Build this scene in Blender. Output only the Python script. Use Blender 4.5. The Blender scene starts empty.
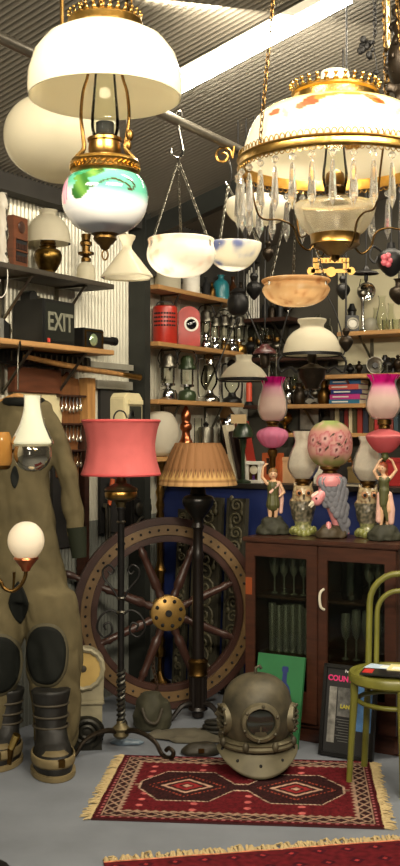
import bpy, bmesh, math, random
from mathutils import Vector, Matrix, noise
R = random.Random(7)
PI = math.pi
sc = bpy.context.scene
COL = sc.collection
F, CX, CY, H = 1080.0, 200.0, 433.0, 1.6
TH = math.radians(31)
AX = Vector((math.sin(TH), math.cos(TH), 0))      # along the corrugated side wall, receding
BX = Vector((-math.cos(TH), math.sin(TH), 0))     # along the end wall
DW, DE, DC = 3.84, 7.117, 5.065                   # side wall, end wall, display cabinet front
RZ_A = math.atan2(AX.y, AX.x)                     # local x along AX
RZ_C = -TH                                        # local x along -BX, local y along AX

def at(px, py, Y): return Vector(((px-CX)*Y/F, Y, H+(CY-py)*Y/F))
def u(px): return (px-CX)/F
def ywall(px, d=0): return (DW-d)/(BX.y+BX.x*u(px))
def yend(px, d=0): return (DE-d)/(AX.y+AX.x*u(px))
def ycab(px, off=0): return (DC+off)/(AX.y+AX.x*u(px))
def yfloor(py): return H*F/(py-CY)
def roofz(x, y): return 2.9+.286*(DW-(BX.x*x+BX.y*y))

# ------------------------------------------------------------------ materials
def lin(c):
    c = c/255
    return c/12.92 if c <= .04045 else ((c+.055)/1.055)**2.4
def rgb(c): return tuple(lin(v) for v in c)
MATS = {}
def mat(name, c=(128,128,128), rough=.5, metal=0., var=0., scale=20., bump=0., kind=None, vc=False, stretch=(1,1,1), coat=0., spec=.5, c2=None, clarity=.22):
    if name in MATS: return MATS[name]
    m = bpy.data.materials.new(name); m.use_nodes = True
    nt = m.node_tree; N = nt.nodes; L = nt.links; N.clear()
    out = N.new('ShaderNodeOutputMaterial')
    col = rgb(c)+(1,)
    csock = None
    if vc:
        a = N.new('ShaderNodeAttribute'); a.attribute_name = 'Col'; csock = a.outputs['Color']
    tc = N.new('ShaderNodeTexCoord'); mp = N.new('ShaderNodeMapping'); mp.inputs['Scale'].default_value = stretch
    L.new(tc.outputs['Object'], mp.inputs['Vector'])
    nz = N.new('ShaderNodeTexNoise'); nz.inputs['Scale'].default_value = scale; nz.inputs['Detail'].default_value = 5
    L.new(mp.outputs['Vector'], nz.inputs['Vector'])
    if var > 0 or c2:
        rp = N.new('ShaderNodeValToRGB'); rp.color_ramp.elements[0].position = .3; rp.color_ramp.elements[1].position = .7
        L.new(nz.outputs['Fac'], rp.inputs['Fac'])
        mx = N.new('ShaderNodeMix'); mx.data_type = 'RGBA'
        L.new(rp.outputs['Color'], mx.inputs['Factor'])
        if vc:
            hs = N.new('ShaderNodeHueSaturation'); hs.inputs['Value'].default_value = 1-var
            L.new(csock, hs.inputs['Color']); L.new(hs.outputs['Color'], mx.inputs['A']); L.new(csock, mx.inputs['B'])
        else:
            mx.inputs['A'].default_value = (rgb(c2)+(1,)) if c2 else tuple(v*(1-var) for v in col[:3])+(1,)
            mx.inputs['B'].default_value = col
        csock = mx.outputs['Result']
    def setc(sock):
        if csock is not None: L.new(csock, sock)
        else: sock.default_value = col
    nrm = None
    if bump > 0:
        b = N.new('ShaderNodeBump'); b.inputs['Strength'].default_value = bump; b.inputs['Distance'].default_value = .004
        L.new(nz.outputs['Fac'], b.inputs['Height']); nrm = b.outputs['Normal']
    if kind == 'thin':       # blown clear glass wall: mostly clear, reflections at grazing angles
        t = N.new('ShaderNodeBsdfTransparent'); t.inputs['Color'].default_value = col
        g = N.new('ShaderNodeBsdfGlossy'); g.inputs['Roughness'].default_value = rough
        lw = N.new('ShaderNodeLayerWeight'); lw.inputs['Blend'].default_value = spec*.5
        ms = N.new('ShaderNodeMixShader'); L.new(lw.outputs['Fresnel'], ms.inputs['Fac'])
        if nrm: L.new(nrm, g.inputs['Normal']); L.new(nrm, lw.inputs['Normal'])
        L.new(t.outputs[0], ms.inputs[1]); L.new(g.outputs[0], ms.inputs[2]); L.new(ms.outputs[0], out.inputs[0])
    elif kind in ('milk', 'frost'):
        d = N.new('ShaderNodeBsdfDiffuse'); t = N.new('ShaderNodeBsdfTranslucent')
        g = N.new('ShaderNodeBsdfGlossy'); g.inputs['Roughness'].default_value = rough
        setc(d.inputs['Color']); setc(t.inputs['Color'])
        m1 = N.new('ShaderNodeMixShader'); m1.inputs['Fac'].default_value = .5
        L.new(d.outputs[0], m1.inputs[1]); L.new(t.outputs[0], m1.inputs[2])
        last = m1
        if kind == 'frost':
            tr = N.new('ShaderNodeBsdfTransparent'); m3 = N.new('ShaderNodeMixShader'); m3.inputs['Fac'].default_value = clarity
            L.new(m1.outputs[0], m3.inputs[1]); L.new(tr.outputs[0], m3.inputs[2]); last = m3
        lw = N.new('ShaderNodeLayerWeight'); lw.inputs['Blend'].default_value = .1 if kind == 'milk' else spec*.5
        m2 = N.new('ShaderNodeMixShader'); L.new(lw.outputs['Fresnel'], m2.inputs['Fac'])
        if nrm: L.new(nrm, g.inputs['Normal']); L.new(nrm, d.inputs['Normal'])
        L.new(last.outputs[0], m2.inputs[1]); L.new(g.outputs[0], m2.inputs[2]); L.new(m2.outputs[0], out.inputs[0])
    elif kind == 'crystal':
        g = N.new('ShaderNodeBsdfGlass'); g.inputs['IOR'].default_value = 1.5; g.inputs['Roughness'].default_value = rough
        d = N.new('ShaderNodeBsdfTranslucent'); d.inputs['Color'].default_value = col
        ms = N.new('ShaderNodeMixShader'); ms.inputs['Fac'].default_value = clarity
        L.new(g.outputs[0], ms.inputs[1]); L.new(d.outputs[0], ms.inputs[2]); L.new(ms.outputs[0], out.inputs[0])
    elif kind == 'emit':
        e = N.new('ShaderNodeEmission'); e.inputs['Color'].default_value = col; e.inputs['Strength'].default_value = spec
        L.new(e.outputs[0], out.inputs[0])
    else:
        p = N.new('ShaderNodeBsdfPrincipled'); setc(p.inputs['Base Color'])
        p.inputs['Roughness'].default_value = rough; p.inputs['Metallic'].default_value = metal
        p.inputs['Specular IOR Level'].default_value = spec
        if coat: p.inputs['Coat Weight'].default_value = coat; p.inputs['Coat Roughness'].default_value = .1
        if kind == 'glass': p.inputs['Transmission Weight'].default_value = 1; p.inputs['IOR'].default_value = 1.5
        if nrm: L.new(nrm, p.inputs['Normal'])
        L.new(p.outputs[0], out.inputs[0])
    MATS[name] = m
    return m

brass = mat('brass', (178,136,72), .3, 1, .45, 30)
gold = mat('gilt_brass', (206,164,88), .3, 1, .35, 60, .3)
dbrass = mat('aged_brass', (112,84,44), .4, 1, .55, 25)
copper = mat('copper', (190,112,74), .3, 1, .3, 20)
chrome = mat('chrome', (196,194,188), .16, 1, .25, 15)
pewter = mat('pewter', (120,116,104), .38, 1, .4, 20)
iron = mat('black_iron', (26,24,22), .5, .4, .4, 30, .2)
bronze = mat('dark_bronze', (52,42,30), .42, .7, .5, 40, .4)
black = mat('black_enamel', (18,18,17), .4)
soot = mat('matt_black', (12,12,12), .8)
milk = mat('milk_glass', (240,234,214), .12, kind='milk')
cream = mat('cream_glass', (226,218,192), .15, kind='milk')
shadeglass = mat('opal_glass', (214,206,182), .12, kind='milk')
clear = mat('clear_glass', (244,246,240), .03, kind='thin', spec=.42)
crystal = mat('crystal', (252,250,244), .01, kind='crystal', clarity=.25)
cutglass = mat('cut_glass', (232,228,212), .05, kind='crystal', clarity=.3)
frosted = mat('frosted_glass', (224,216,198), .3, kind='frost', var=.12, scale=60, bump=.5, clarity=.06, spec=.16)
wood_d = mat('dark_wood', (62,34,22), .45, 0, .5, 6, .1, stretch=(1,1,8), coat=.2)
wood_m = mat('mahogany', (70,38,24), .38, 0, .45, 5, .1, stretch=(2,2,12), coat=.3)
wood_s = mat('shelf_pine', (186,140,86), .55, 0, .3, 5, .1, stretch=(1,12,12))
wood_l = mat('pale_wood', (176,128,72), .6, 0, .35, 5, .1, stretch=(8,8,1))
red = mat('red_enamel', (176,44,30), .35, 0, .3, 15)
white = mat('white_paint', (226,222,208), .5, 0, .12, 20)
grey = mat('grey_paint', (104,104,98), .6, 0, .3, 14)
creamy = mat('cream_enamel', (214,202,160), .4, 0, .15, 14)
ivory = mat('ivory_paper', (216,206,180), .7)

# ------------------------------------------------------------------ mesh builder
class MB:
    def __init__(s): s.v = []; s.f = []; s.c = []
    def add(s, vs, fs, M=None):
        n = len(s.v)
        s.v += [tuple(M @ Vector(v)) if M is not None else tuple(v) for v in vs]
        s.f += [tuple(i+n for i in f) for f in fs]
        return s
    def box(s, c, d, M=None):
        x, y, z = d[0]/2, d[1]/2, d[2]/2
        vs = [(c[0]+i*x, c[1]+j*y, c[2]+k*z) for k in (-1,1) for j in (-1,1) for i in (-1,1)]
        return s.add(vs, [(0,2,3,1),(4,5,7,6),(0,1,5,4),(2,6,7,3),(0,4,6,2),(1,3,7,5)], M)
    def lathe(s, prof, n=24, c=(0,0,0), M=None, rip=None, cap=False, sx=1, sy=1):
        vs = []; fs = []
        for j, (r, z) in enumerate(prof):
            for i in range(n):
                a = 2*PI*i/n; rr = r*(rip(a, j/(len(prof)-1)) if rip else 1)
                vs.append((c[0]+rr*math.cos(a)*sx, c[1]+rr*math.sin(a)*sy, c[2]+z))
        for j in range(len(prof)-1):
            for i in range(n):
                k = (i+1) % n
                fs.append((j*n+i, j*n+k, (j+1)*n+k, (j+1)*n+i))
        if cap:
            fs.append(tuple(range(n-1, -1, -1))); m = (len(prof)-1)*n; fs.append(tuple(range(m, m+n)))
        return s.add(vs, fs, M)
    def tube(s, pts, r=.01, n=8, closed=False, M=None, cap=True):
        P = [Vector(p) for p in pts]; m = len(P); vs = []; fs = []
        if isinstance(r, (list, tuple)) and len(r) != m:
            q = len(r)-1; r = [r[min(q-1, int(i*q/(m-1)))]*(1-(i*q/(m-1)-min(q-1, int(i*q/(m-1)))))+r[min(q-1, int(i*q/(m-1)))+1]*(i*q/(m-1)-min(q-1, int(i*q/(m-1)))) for i in range(m)]
        up = None
        for i, p in enumerate(P):
            a = P[(i-1) % m] if (closed or i > 0) else p
            b = P[(i+1) % m] if (closed or i < m-1) else p
            t = (b-a)
            if t.length < 1e-9: t = Vector((0,0,1))
            t.normalize()
            if up is None: up = Vector((0,0,1)) if abs(t.z) < .9 else Vector((1,0,0))
            x = up - t*up.dot(t)
            if x.length < 1e-6: x = t.orthogonal()
            x.normalize(); y = t.cross(x); up = x
            rr = r[i] if isinstance(r, (list, tuple)) else r
            for k in range(n):
                q = 2*PI*k/n; vs.append(tuple(p + x*math.cos(q)*rr + y*math.sin(q)*rr))
        for i in range(m if closed else m-1):
            j = (i+1) % m
            for k in range(n):
                l = (k+1) % n
                fs.append((i*n+k, i*n+l, j*n+l, j*n+k))
        if cap and not closed:
            fs.append(tuple(range(n-1, -1, -1))); fs.append(tuple(range((m-1)*n, m*n)))
        return s.add(vs, fs, M)
    def sphere(s, c, r, n=16, m=10, d=(1,1,1), M=None):
        prof = [(max(r*math.sin(PI*j/m), 1e-5), -r*math.cos(PI*j/m)) for j in range(m+1)]
        vs = []; fs = []
        for (q, z) in prof:
            for i in range(n):
                a = 2*PI*i/n; vs.append((c[0]+q*math.cos(a)*d[0], c[1]+q*math.sin(a)*d[1], c[2]+z*d[2]))
        for j in range(m):
            for i in range(n):
                k = (i+1) % n; fs.append((j*n+i, j*n+k, (j+1)*n+k, (j+1)*n+i))
        return s.add(vs, fs, M)
    def torus(s, c, R_, r, n=28, m=8, M=None, sq=1):
        vs = []; fs = []
        for i in range(n):
            a = 2*PI*i/n
            for k in range(m):
                b = 2*PI*k/m; q = R_+r*math.cos(b)
                vs.append((c[0]+q*math.cos(a), c[1]+q*math.sin(a), c[2]+r*sq*math.sin(b)))
        for i in range(n):
            j = (i+1) % n
            for k in range(m):
                l = (k+1) % m; fs.append((i*m+k, j*m+k, j*m+l, i*m+l))
        return s.add(vs, fs, M)
    def prism(s, o, h, M=None):      # outline in xy, extruded from z=0 to h
        n = len(o); vs = [(x,y,0) for x,y in o]+[(x,y,h) for x,y in o]
        fs = [tuple(range(n-1,-1,-1)), tuple(range(n,2*n))]+[(i,(i+1)%n,n+(i+1)%n,n+i) for i in range(n)]
        return s.add(vs, fs, M)
    def split(s, name, m, parent=None, smooth=True):      # every loose piece its own object
        n = len(s.v); up = list(range(n))
        def find(i):
            while up[i] != i: up[i] = up[up[i]]; i = up[i]
            return i
        for f in s.f:
            for j in f[1:]: up[find(j)] = find(f[0])
        groups = {}
        for f in s.f: groups.setdefault(find(f[0]), []).append(f)
        out = []
        for fs in groups.values():
            ids = sorted({i for f in fs for i in f}); mp = {v: i for i, v in enumerate(ids)}
            q = MB(); q.add([s.v[i] for i in ids], [tuple(mp[i] for i in f) for f in fs]); out.append(q.build(name, m, parent, smooth))
        return out
    def build(s, name, m, parent=None, smooth=True, bevel=0, paint=None, sub=0, thick=0, loc=None, rz=0):
        me = bpy.data.meshes.new(name); me.from_pydata(s.v, [], s.f)
        bm = bmesh.new(); bm.from_mesh(me)
        bmesh.ops.remove_doubles(bm, verts=bm.verts, dist=1e-6)
        bmesh.ops.recalc_face_normals(bm, faces=bm.faces)
        if bevel:
            es = [e for e in bm.edges if len(e.link_faces) == 2 and e.calc_face_angle(0) > .7]
            bmesh.ops.bevel(bm, geom=es, offset=bevel, segments=2, affect='EDGES', clamp_overlap=True)
        bm.to_mesh(me); bm.free()
        return link(name, me, m, parent, smooth, paint, thick, loc, rz)
def link(name, me, m, parent=None, smooth=True, paint=None, thick=0, loc=None, rz=0):
    if m: me.materials.append(m)
    if smooth:
        me.polygons.foreach_set('use_smooth', [True]*len(me.polygons)); me.set_sharp_from_angle(angle=math.radians(42))
    if paint:
        at_ = me.color_attributes.new('Col', 'FLOAT_COLOR', 'POINT')
        for i, v in enumerate(me.vertices): at_.data[i].color = rgb(paint(v.co))+(1,)
    o = bpy.data.objects.new(name, me); COL.objects.link(o)
    if thick:
        md = o.modifiers.new('thickness', 'SOLIDIFY'); md.thickness = thick; md.offset = 0
    if parent: o.parent = parent
    if loc is not None: o.location = loc
    o.rotation_euler.z = rz
    return o
def tag(o, label, cat, group=None, kind=None):
    o['label'] = label; o['category'] = cat
    if group: o['group'] = group
    if kind: o['kind'] = kind
    return o
def thing(name, label, cat, loc, rz=0, group=None):
    o = bpy.data.objects.new(name, None); COL.objects.link(o); o.empty_display_size = .05
    o.location = loc; o.rotation_euler.z = rz
    return tag(o, label, cat, group)
def struct(o): o['kind'] = 'structure'; return o
def dup(root, loc=None, rz=None, label=None):
    r = root.copy(); COL.objects.link(r)
    if loc is not None: r.location = loc
    if rz is not None: r.rotation_euler.z = rz
    if label: r['label'] = label
    for ch in list(root.children):
        c = ch.copy(); COL.objects.link(c); c.parent = r
        for g in ch.children:
            d = g.copy(); COL.objects.link(d); d.parent = c
    return r
def remesh(mb, name, m, voxel, parent=None, paint=None, smooth_it=4, disp=None, loc=None):
    me = bpy.data.meshes.new(name); me.from_pydata(mb.v, [], mb.f)
    bm = bmesh.new(); bm.from_mesh(me); bmesh.ops.recalc_face_normals(bm, faces=bm.faces); bm.to_mesh(me); bm.free()
    o = bpy.data.objects.new(name, me); COL.objects.link(o)
    md = o.modifiers.new('r', 'REMESH'); md.mode = 'VOXEL'; md.voxel_size = voxel; md.use_smooth_shade = True
    if smooth_it:
        s = o.modifiers.new('s', 'SMOOTH'); s.factor = .5; s.iterations = smooth_it
    dg = bpy.context.evaluated_depsgraph_get(); dg.update()
    m2 = bpy.data.meshes.new_from_object(o.evaluated_get(dg))
    bpy.data.objects.remove(o); bpy.data.meshes.remove(me)
    m2.name = name
    if disp:
        for v in m2.vertices: v.co = disp(v.co.copy(), v.normal.copy())
    m2.materials.clear()
    return link(name, m2, m, parent, False, paint, loc=loc) if not m2.polygons else smooth_link(name, m2, m, parent, paint, loc)
def smooth_link(name, me, m, parent, paint, loc):
    o = link(name, me, m, parent, False, paint, loc=loc)
    me.polygons.foreach_set('use_smooth', [True]*len(me.polygons))
    return o
def cap(mb, p, q, r1, r2=None, n=12, flat=1):     # tapered limb with round ends
    p, q = Vector(p), Vector(q); r2 = r1 if r2 is None else r2; d = (q-p)
    L = max(d.length, 1e-6); t = d/L
    pts = [p-t*r1*.95, p-t*r1*.6, p, p+d*.5, q, q+t*r2*.6, q+t*r2*.95]; rs = [r1*.2, r1*.8, r1, (r1+r2)/2, r2, r2*.8, r2*.2]
    mb.tube(pts, rs, n); return mb
def loft(mb, secs, n=20):                         # secs: (cx,cy,cz,rx,ry)
    vs = []; fs = []
    for (cx, cy, cz, rx, ry) in secs:
        for i in range(n):
            a = 2*PI*i/n; vs.append((cx+rx*math.cos(a), cy+ry*math.sin(a), cz))
    m = len(secs)
    for j in range(m-1):
        for i in range(n):
            k = (i+1) % n; fs.append((j*n+i, j*n+k, (j+1)*n+k, (j+1)*n+i))
    fs.append(tuple(range(n-1,-1,-1))); fs.append(tuple(range((m-1)*n, m*n)))
    return mb.add(vs, fs)
def chain(mb, p, q, ll=.022, r=.0028, w=.0062):   # oval links, every other one turned
    p, q = Vector(p), Vector(q); d = q-p; n = max(2, int(d.length/(ll*.72))); t = d.normalized()
    x = t.orthogonal().normalized(); y = t.cross(x)
    for i in range(n):
        c = p+d*((i+.5)/n); s = x if i % 2 else y
        pts = [c+t*(math.cos(a)*ll/2)+s*(math.sin(a)*w) for a in (2*PI*k/8 for k in range(8))]
        mb.tube(pts, r, 4, closed=True)
    return mb
def text_mesh(body, size, depth, name, m, parent, loc, rot, align='LEFT', bold=0, sx=1):
    cu = bpy.data.curves.new(name, 'FONT'); cu.body = body; cu.size = size; cu.extrude = depth; cu.align_x = align; cu.offset = bold
    o = bpy.data.objects.new(name, cu); COL.objects.link(o)
    dg = bpy.context.evaluated_depsgraph_get(); dg.update()
    me = bpy.data.meshes.new_from_object(o.evaluated_get(dg)); bpy.data.objects.remove(o)
    me.materials.clear()
    t = link(name, me, m, parent, False); t.location = loc; t.rotation_euler = rot; t.scale.x = sx
    return t
def sm(p, n=6):                                   # smooth a polyline (Catmull-Rom)
    P = [Vector(q) for q in p]; out = []
    for i in range(len(P)-1):
        a, b, c, d = P[max(i-1,0)], P[i], P[i+1], P[min(i+2,len(P)-1)]
        for k in range(n):
            t = k/n
            out.append(.5*((2*b)+(c-a)*t+(2*a-5*b+4*c-d)*t*t+(3*b-a-3*c+d)*t**3))
    return out+[P[-1]]
def smp(prof, n=4): return [(max(q.x, 1e-4), q.y) for q in sm([(r, z, 0) for r, z in prof], n)]
def spiral(r0, r1, turns, n=24, a0=0):            # in xz
    return [(math.cos(a0+turns*2*PI*i/n)*(r0+(r1-r0)*i/n), 0, math.sin(a0+turns*2*PI*i/n)*(r0+(r1-r0)*i/n)) for i in range(n+1)]

class Px:
    """A thing measured in units of one photo pixel at its own distance, origin at its base."""
    def __init__(s, name, label, cat, loc, rz=0, group=None):
        s.k = loc.y/F; s.o = thing(name, label, cat, loc, rz, group)
    def lathe(s, name, m, prof, n=24, parent=None, smooth=1, rip=None, paint=None, thick=0, cx=0, cy=0, cap=False, sharp=True):
        k = s.k; pr = [(max(r, .01)*k, z*k) for r, z in prof]
        if smooth > 1: pr = smp(pr, smooth)
        mb = MB().lathe(pr, n, (cx*k, cy*k, 0), rip=rip, cap=cap)
        pf = (lambda co: paint(co/k)) if paint else None
        return mb.build(name, m, parent or s.o, True, paint=pf, thick=thick*k)
    def tube(s, name, m, pts, r, n=8, parent=None, closed=False, smooth=1):
        P = [Vector(p)*s.k for p in pts]
        if smooth > 1: P = sm(P, smooth)
        return MB().tube(P, [q*s.k for q in r] if isinstance(r, list) else r*s.k, n, closed).build(name, m, parent or s.o)
    def box(s, name, m, c, d, parent=None, bevel=0):
        return MB().box(Vector(c)*s.k, Vector(d)*s.k).build(name, m, parent or s.o, bevel=bevel*s.k, smooth=bool(bevel))
    def mesh(s, fn, name, m, parent=None, **kw):
        mb = MB(); fn(mb); mb.v = [tuple(Vector(v)*s.k) for v in mb.v]
        if kw.pop('split', 0): return mb.split(name, m, parent or s.o, kw.get('smooth', True))
        return mb.build(name, m, parent or s.o, **kw)
def sw(px, z, d): Y = ywall(px, d); return Vector((u(px)*Y, Y, z))      # standing on a side-wall shelf
def se(px, z, d): Y = yend(px, d); return Vector((u(px)*Y, Y, z))       # on an end-wall shelf
def onc(px, z, off): Y = ycab(px, off); return Vector((u(px)*Y, Y, z))  # on cabinet / counter
def ripw(n, a): return lambda t, j: 1+a*math.cos(n*t)
# ------------------------------------------------------------------ the room
def Wp(t, d, z): return AX*t + BX*(DW-d) + Vector((0,0,z))          # side wall frame
def Ep(s, d, z): return BX*s + AX*(DE-d) + Vector((0,0,z))          # end wall frame
floor_m = mat('concrete_floor', (124,129,137), .65, 0, .22, 3.5, .15, spec=.35)
wall_m = mat('galvanised_wall', (206,202,184), .42, .25, .12, 3)
roof_m = mat('roof_sheet', (120,114,102), .55, .2, .12, 2)
post_m = mat('dark_steel', (44,46,42), .5, .2, .3, 8)
dark_m = mat('dark_board', (52,49,44), .8, 0, .3, 5)
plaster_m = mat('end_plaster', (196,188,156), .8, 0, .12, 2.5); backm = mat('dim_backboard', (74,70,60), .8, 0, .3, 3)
MB().box((1.5, 5.0, -.05), (14, 13, .1)).build('floor', floor_m, smooth=False)['kind'] = 'structure'
T0, T1 = -2.6, DE+.1
def corr(n0, n1, pitch, fn, amp, rows):
    vs = []; fs = []; n = int((n1-n0)/pitch*8)
    for r in range(len(rows)):
        for i in range(n+1):
            t = n0+i*pitch/8; vs.append(fn(t, rows[r], amp*math.sin(2*PI*i/8)))
    for r in range(len(rows)-1):
        for i in range(n): fs.append((r*(n+1)+i, r*(n+1)+i+1, (r+1)*(n+1)+i+1, (r+1)*(n+1)+i))
    return MB().add(vs, fs)
struct(corr(T0, T1, .032, lambda t, z, q: Wp(t, -.01+q, z), .005, [1.08, 2, 2.95]).build('wall_left', wall_m))
struct(corr(T0, T1, .032, lambda t, z, q: Wp(t, -.01+q, z), .005, [0, 1.08]).build('wall_left', mat('lower_wall_grey', (120,122,114), .5, .2, .25, 3)))  # lower part of the same corrugated wall, in a darker grey
rp = lambda t, s, q: AX*t - BX*s + Vector((0,0,2.93+.286*(DW+s)+q))
struct(corr(T0, T1, .036, rp, .011, [-DW-.05, -2, 0, 2.5, 4.5]).build('ceiling', roof_m))
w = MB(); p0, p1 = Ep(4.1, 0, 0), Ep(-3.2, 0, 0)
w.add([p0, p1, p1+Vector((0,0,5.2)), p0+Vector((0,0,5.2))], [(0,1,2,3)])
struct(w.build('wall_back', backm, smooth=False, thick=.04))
# battens on the lower wall, header board, post, purlin, rafter
def wbox(t0, t1, d0, d1, z0, z1, mb=None):
    mb = mb or MB()
    vs = [Wp(t, d, z) for z in (z0, z1) for d in (d0, d1) for t in (t0, t1)]
    return mb.add(vs, [(0,2,3,1),(4,5,7,6),(0,1,5,4),(2,6,7,3),(0,4,6,2),(1,3,7,5)])
def twall(px, d=0): Y = ywall(px, d); return Vector((u(px)*Y, Y, 0)).dot(AX)
tp = twall(141, .06)
batten = mat('grey_batten', (150,146,130), .7, 0, .3, 6)
struct(wbox(T0, T1, 0, .1, 2.86, 2.99).build('trim_1', dark_m, smooth=False))
struct(wbox(tp-.045, tp+.015, .0, .12, 0, 2.98).build('trim_2', post_m, smooth=False))
struct(wbox(tp+.05, T1-.02, .005, .05, 2.60, 2.95).build('trim_3', dark_m, smooth=False))
struct(wbox(twall(92), tp-.06, 0, .04, 1.865, 1.915).build('trim_4', batten, smooth=False))
struct(wbox(twall(50), twall(79), 0, .02, .95, 1.66).build('sleeve_shade_sheet', mat('board_and_shade_black', (24,22,20), .8), smooth=False))  # black sheet standing in for the shade between sleeve and torso
struct(wbox(twall(98), tp-.06, 0, .02, 1.0, 1.86).build('trim_10', mat('board_and_shade_black', (24,22,20), .8), smooth=False))
struct(wbox(twall(60), tp-.06, 0, .045, 1.985, 2.02).build('trim_5', batten, smooth=False))
struct(wbox(twall(86, .05), twall(94, .05), .0, .06, 1.55, 1.92).build('trim_6', wood_l, smooth=False))
r = MB(); a = AX*tp
def rpt(t, s, z): return AX*t - BX*s + Vector((0,0,2.9+.286*(DW+s)+z))
vs = [rpt(t, s, z) for z in (-.14, -.02) for s in (-DW+.02, 4.4) for t in (tp-.03, tp+.03)]
r.add(vs, [(0,2,3,1),(4,5,7,6),(0,1,5,4),(2,6,7,3),(0,4,6,2),(1,3,7,5)])
struct(r.build('trim_7', post_m, smooth=False))
# cream plaster board on the end wall behind the high shelf
def ebox(px0, px1, z0, z1, d0, d1):
    s0, s1 = se(px0, 0, d1).dot(BX), se(px1, 0, d1).dot(BX)
    return MB().add([Ep(s, d, z) for z in (z0, z1) for d in (d0, d1) for s in (s0, s1)], [(0,2,3,1),(4,5,7,6),(0,1,5,4),(2,6,7,3),(0,4,6,2),(1,3,7,5)])
struct(ebox(338, 470, 2.08, 2.74, .02, .035).build('trim_9', plaster_m, smooth=False))
# cool-grey lower panelling on the end wall behind the shelves
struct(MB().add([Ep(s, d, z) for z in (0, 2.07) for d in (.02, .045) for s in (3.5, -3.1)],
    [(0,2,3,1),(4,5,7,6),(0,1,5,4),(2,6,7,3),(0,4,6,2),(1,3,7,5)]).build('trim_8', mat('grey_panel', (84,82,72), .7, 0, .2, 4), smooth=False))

# steel hanging rail under the roof, with ties to the roof
q0, q1 = at(-60, 10, 1.35*F/(CY-10)), at(268, 174, 1.35*F/(CY-163))
q0.z = q1.z = 2.95
dirp = Vector((q1.x-q0.x, q1.y-q0.y, 0)).normalized()
rail = thing('hanging_rail', 'galvanised steel pipe slung under the corrugated roof, lamps hanging from it', 'rail', q0)
MB().tube([Vector((0,0,0)), q1-q0], .021, 12).build('pipe', mat('galvanised_pipe', (118,112,100), .35, .8, .3, 20), rail)
for f in (.04, .5, .97):
    p = (q1-q0)*f; wz = q0+p
    MB().tube([p, p+Vector((0,0,roofz(wz.x, wz.y)-2.95))], .006, 6).build('tie_rod', iron, rail)

def cross_rail(label, px0, px1, Y, z):
    c = Vector((u(px0)*Y, Y, z)); o = thing('hanging_rail', label, 'rail', c); L = (px1-px0)*Y/F
    MB().tube([(0,0,0),(L,0,0)], .016, 10).build('pipe', MATS['galvanised_pipe'], o)
    for f in (.42, .97):
        x = L*f; MB().tube([(x,0,0),(x,0,roofz(c.x+x, Y)-z)], .004, 6).build('tie_rod', iron, o)
ZR1, YR1, ZR2, YR2 = 2.79, 4.5, 2.84, 5.1
cross_rail('thin pipe behind the floral dome carrying the amber bowl', 250, 480, YR1, ZR1)
cross_rail('second thin pipe further behind the floral dome carrying the large milk glass lamp', 244, 480, YR2, ZR2)

# fluorescent tube fitted along the roof ribs
def roofp(px, py):
    d = Vector((u(px), 1, (CY-py)/F)); t = (2.9+.286*DW-H)/(d.z+.286*(BX.x*d.x+BX.y*d.y)); return Vector((0,0,H))+d*t
f0, f1 = roofp(160, 83), roofp(350, -20)
fl = thing('ceiling_light', 'long bright fluorescent batten light fixed along the roof ribs', 'light', f0)
dv = f1-f0; nn = Vector((0,0,-1)); off = nn*.03
sidev = dv.cross(nn).normalized()
def bar(a, b, w_, h_, up):
    mb = MB(); vs = []
    for p in (a, b):
        for i, j in ((-1,-1),(1,-1),(1,1),(-1,1)): vs.append(p+sidev*w_*i+up*h_*j)
    return mb.add(vs, [(0,1,2,3),(7,6,5,4),(0,4,5,1),(1,5,6,2),(2,6,7,3),(3,7,4,0)])
bar(off, dv+off, .05, .02, nn).build('housing', white, fl, smooth=False)
MB().tube([off*2.6, dv+off*2.6], .019, 12).build('tube', mat('lit_tube', (255,246,226), kind='emit', spec=60), fl)

# ------------------------------------------------------------------ shelving
def wall_shelf(z, px0, px1, depth, label, m=wood_s, brk=2, und=None):
    t0, t1 = twall(px0, depth), twall(px1, depth); c = Wp((t0+t1)/2, 0.012, z)
    o = thing('wall_shelf', label, 'shelf', c, RZ_A)
    L = t1-t0
    MB().box((0, -depth/2, -.014), (L, depth-.004, .028)).build('shelf_board', m, o, bevel=.003)
    for i in range(brk):
        x = -L/2+L*(i+.5)/brk
        b = MB().box((x, -.012, -.15), (.025, .012, .24)).tube([(x, -.02, -.25), (x, -depth*.85, -.032)], .009, 6)
        b.box((x, -depth*.45, -.034), (.025, depth*.85, .01)).build('bracket', pewter, o)
    return o
ZS1, ZS2 = 2.445, 2.07
wall_shelf(ZS1, -60, 113, .25, 'high dark timber shelf on the corrugated wall carrying a domed brass lamp', mat('dark_shelf', (58,51,40), .6, 0, .3, 6), 3)
wall_shelf(ZS2, -60, 113, .25, 'pine shelf on the corrugated wall carrying the black EXIT box', wood_s, 3)
ZM1, ZM2, ZM3, ZM4 = 2.522, 2.169, 1.81, 1.45
wall_shelf(ZM1, 157, 243, .165, 'topmost pine shelf beyond the steel post, behind the hanging bowls', wood_s, 2)
wall_shelf(ZM2, 157, 243, .165, 'pine shelf beyond the steel post carrying two red lantern cases', wood_s, 2)
wall_shelf(ZM3, 157, 243, .165, 'pine shelf beyond the steel post carrying green and chrome lanterns', wood_s, 2)
wall_shelf(ZM4, 155, 243, .165, 'low pine shelf beyond the steel post with a dark glass jar', wood_s, 2)
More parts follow.
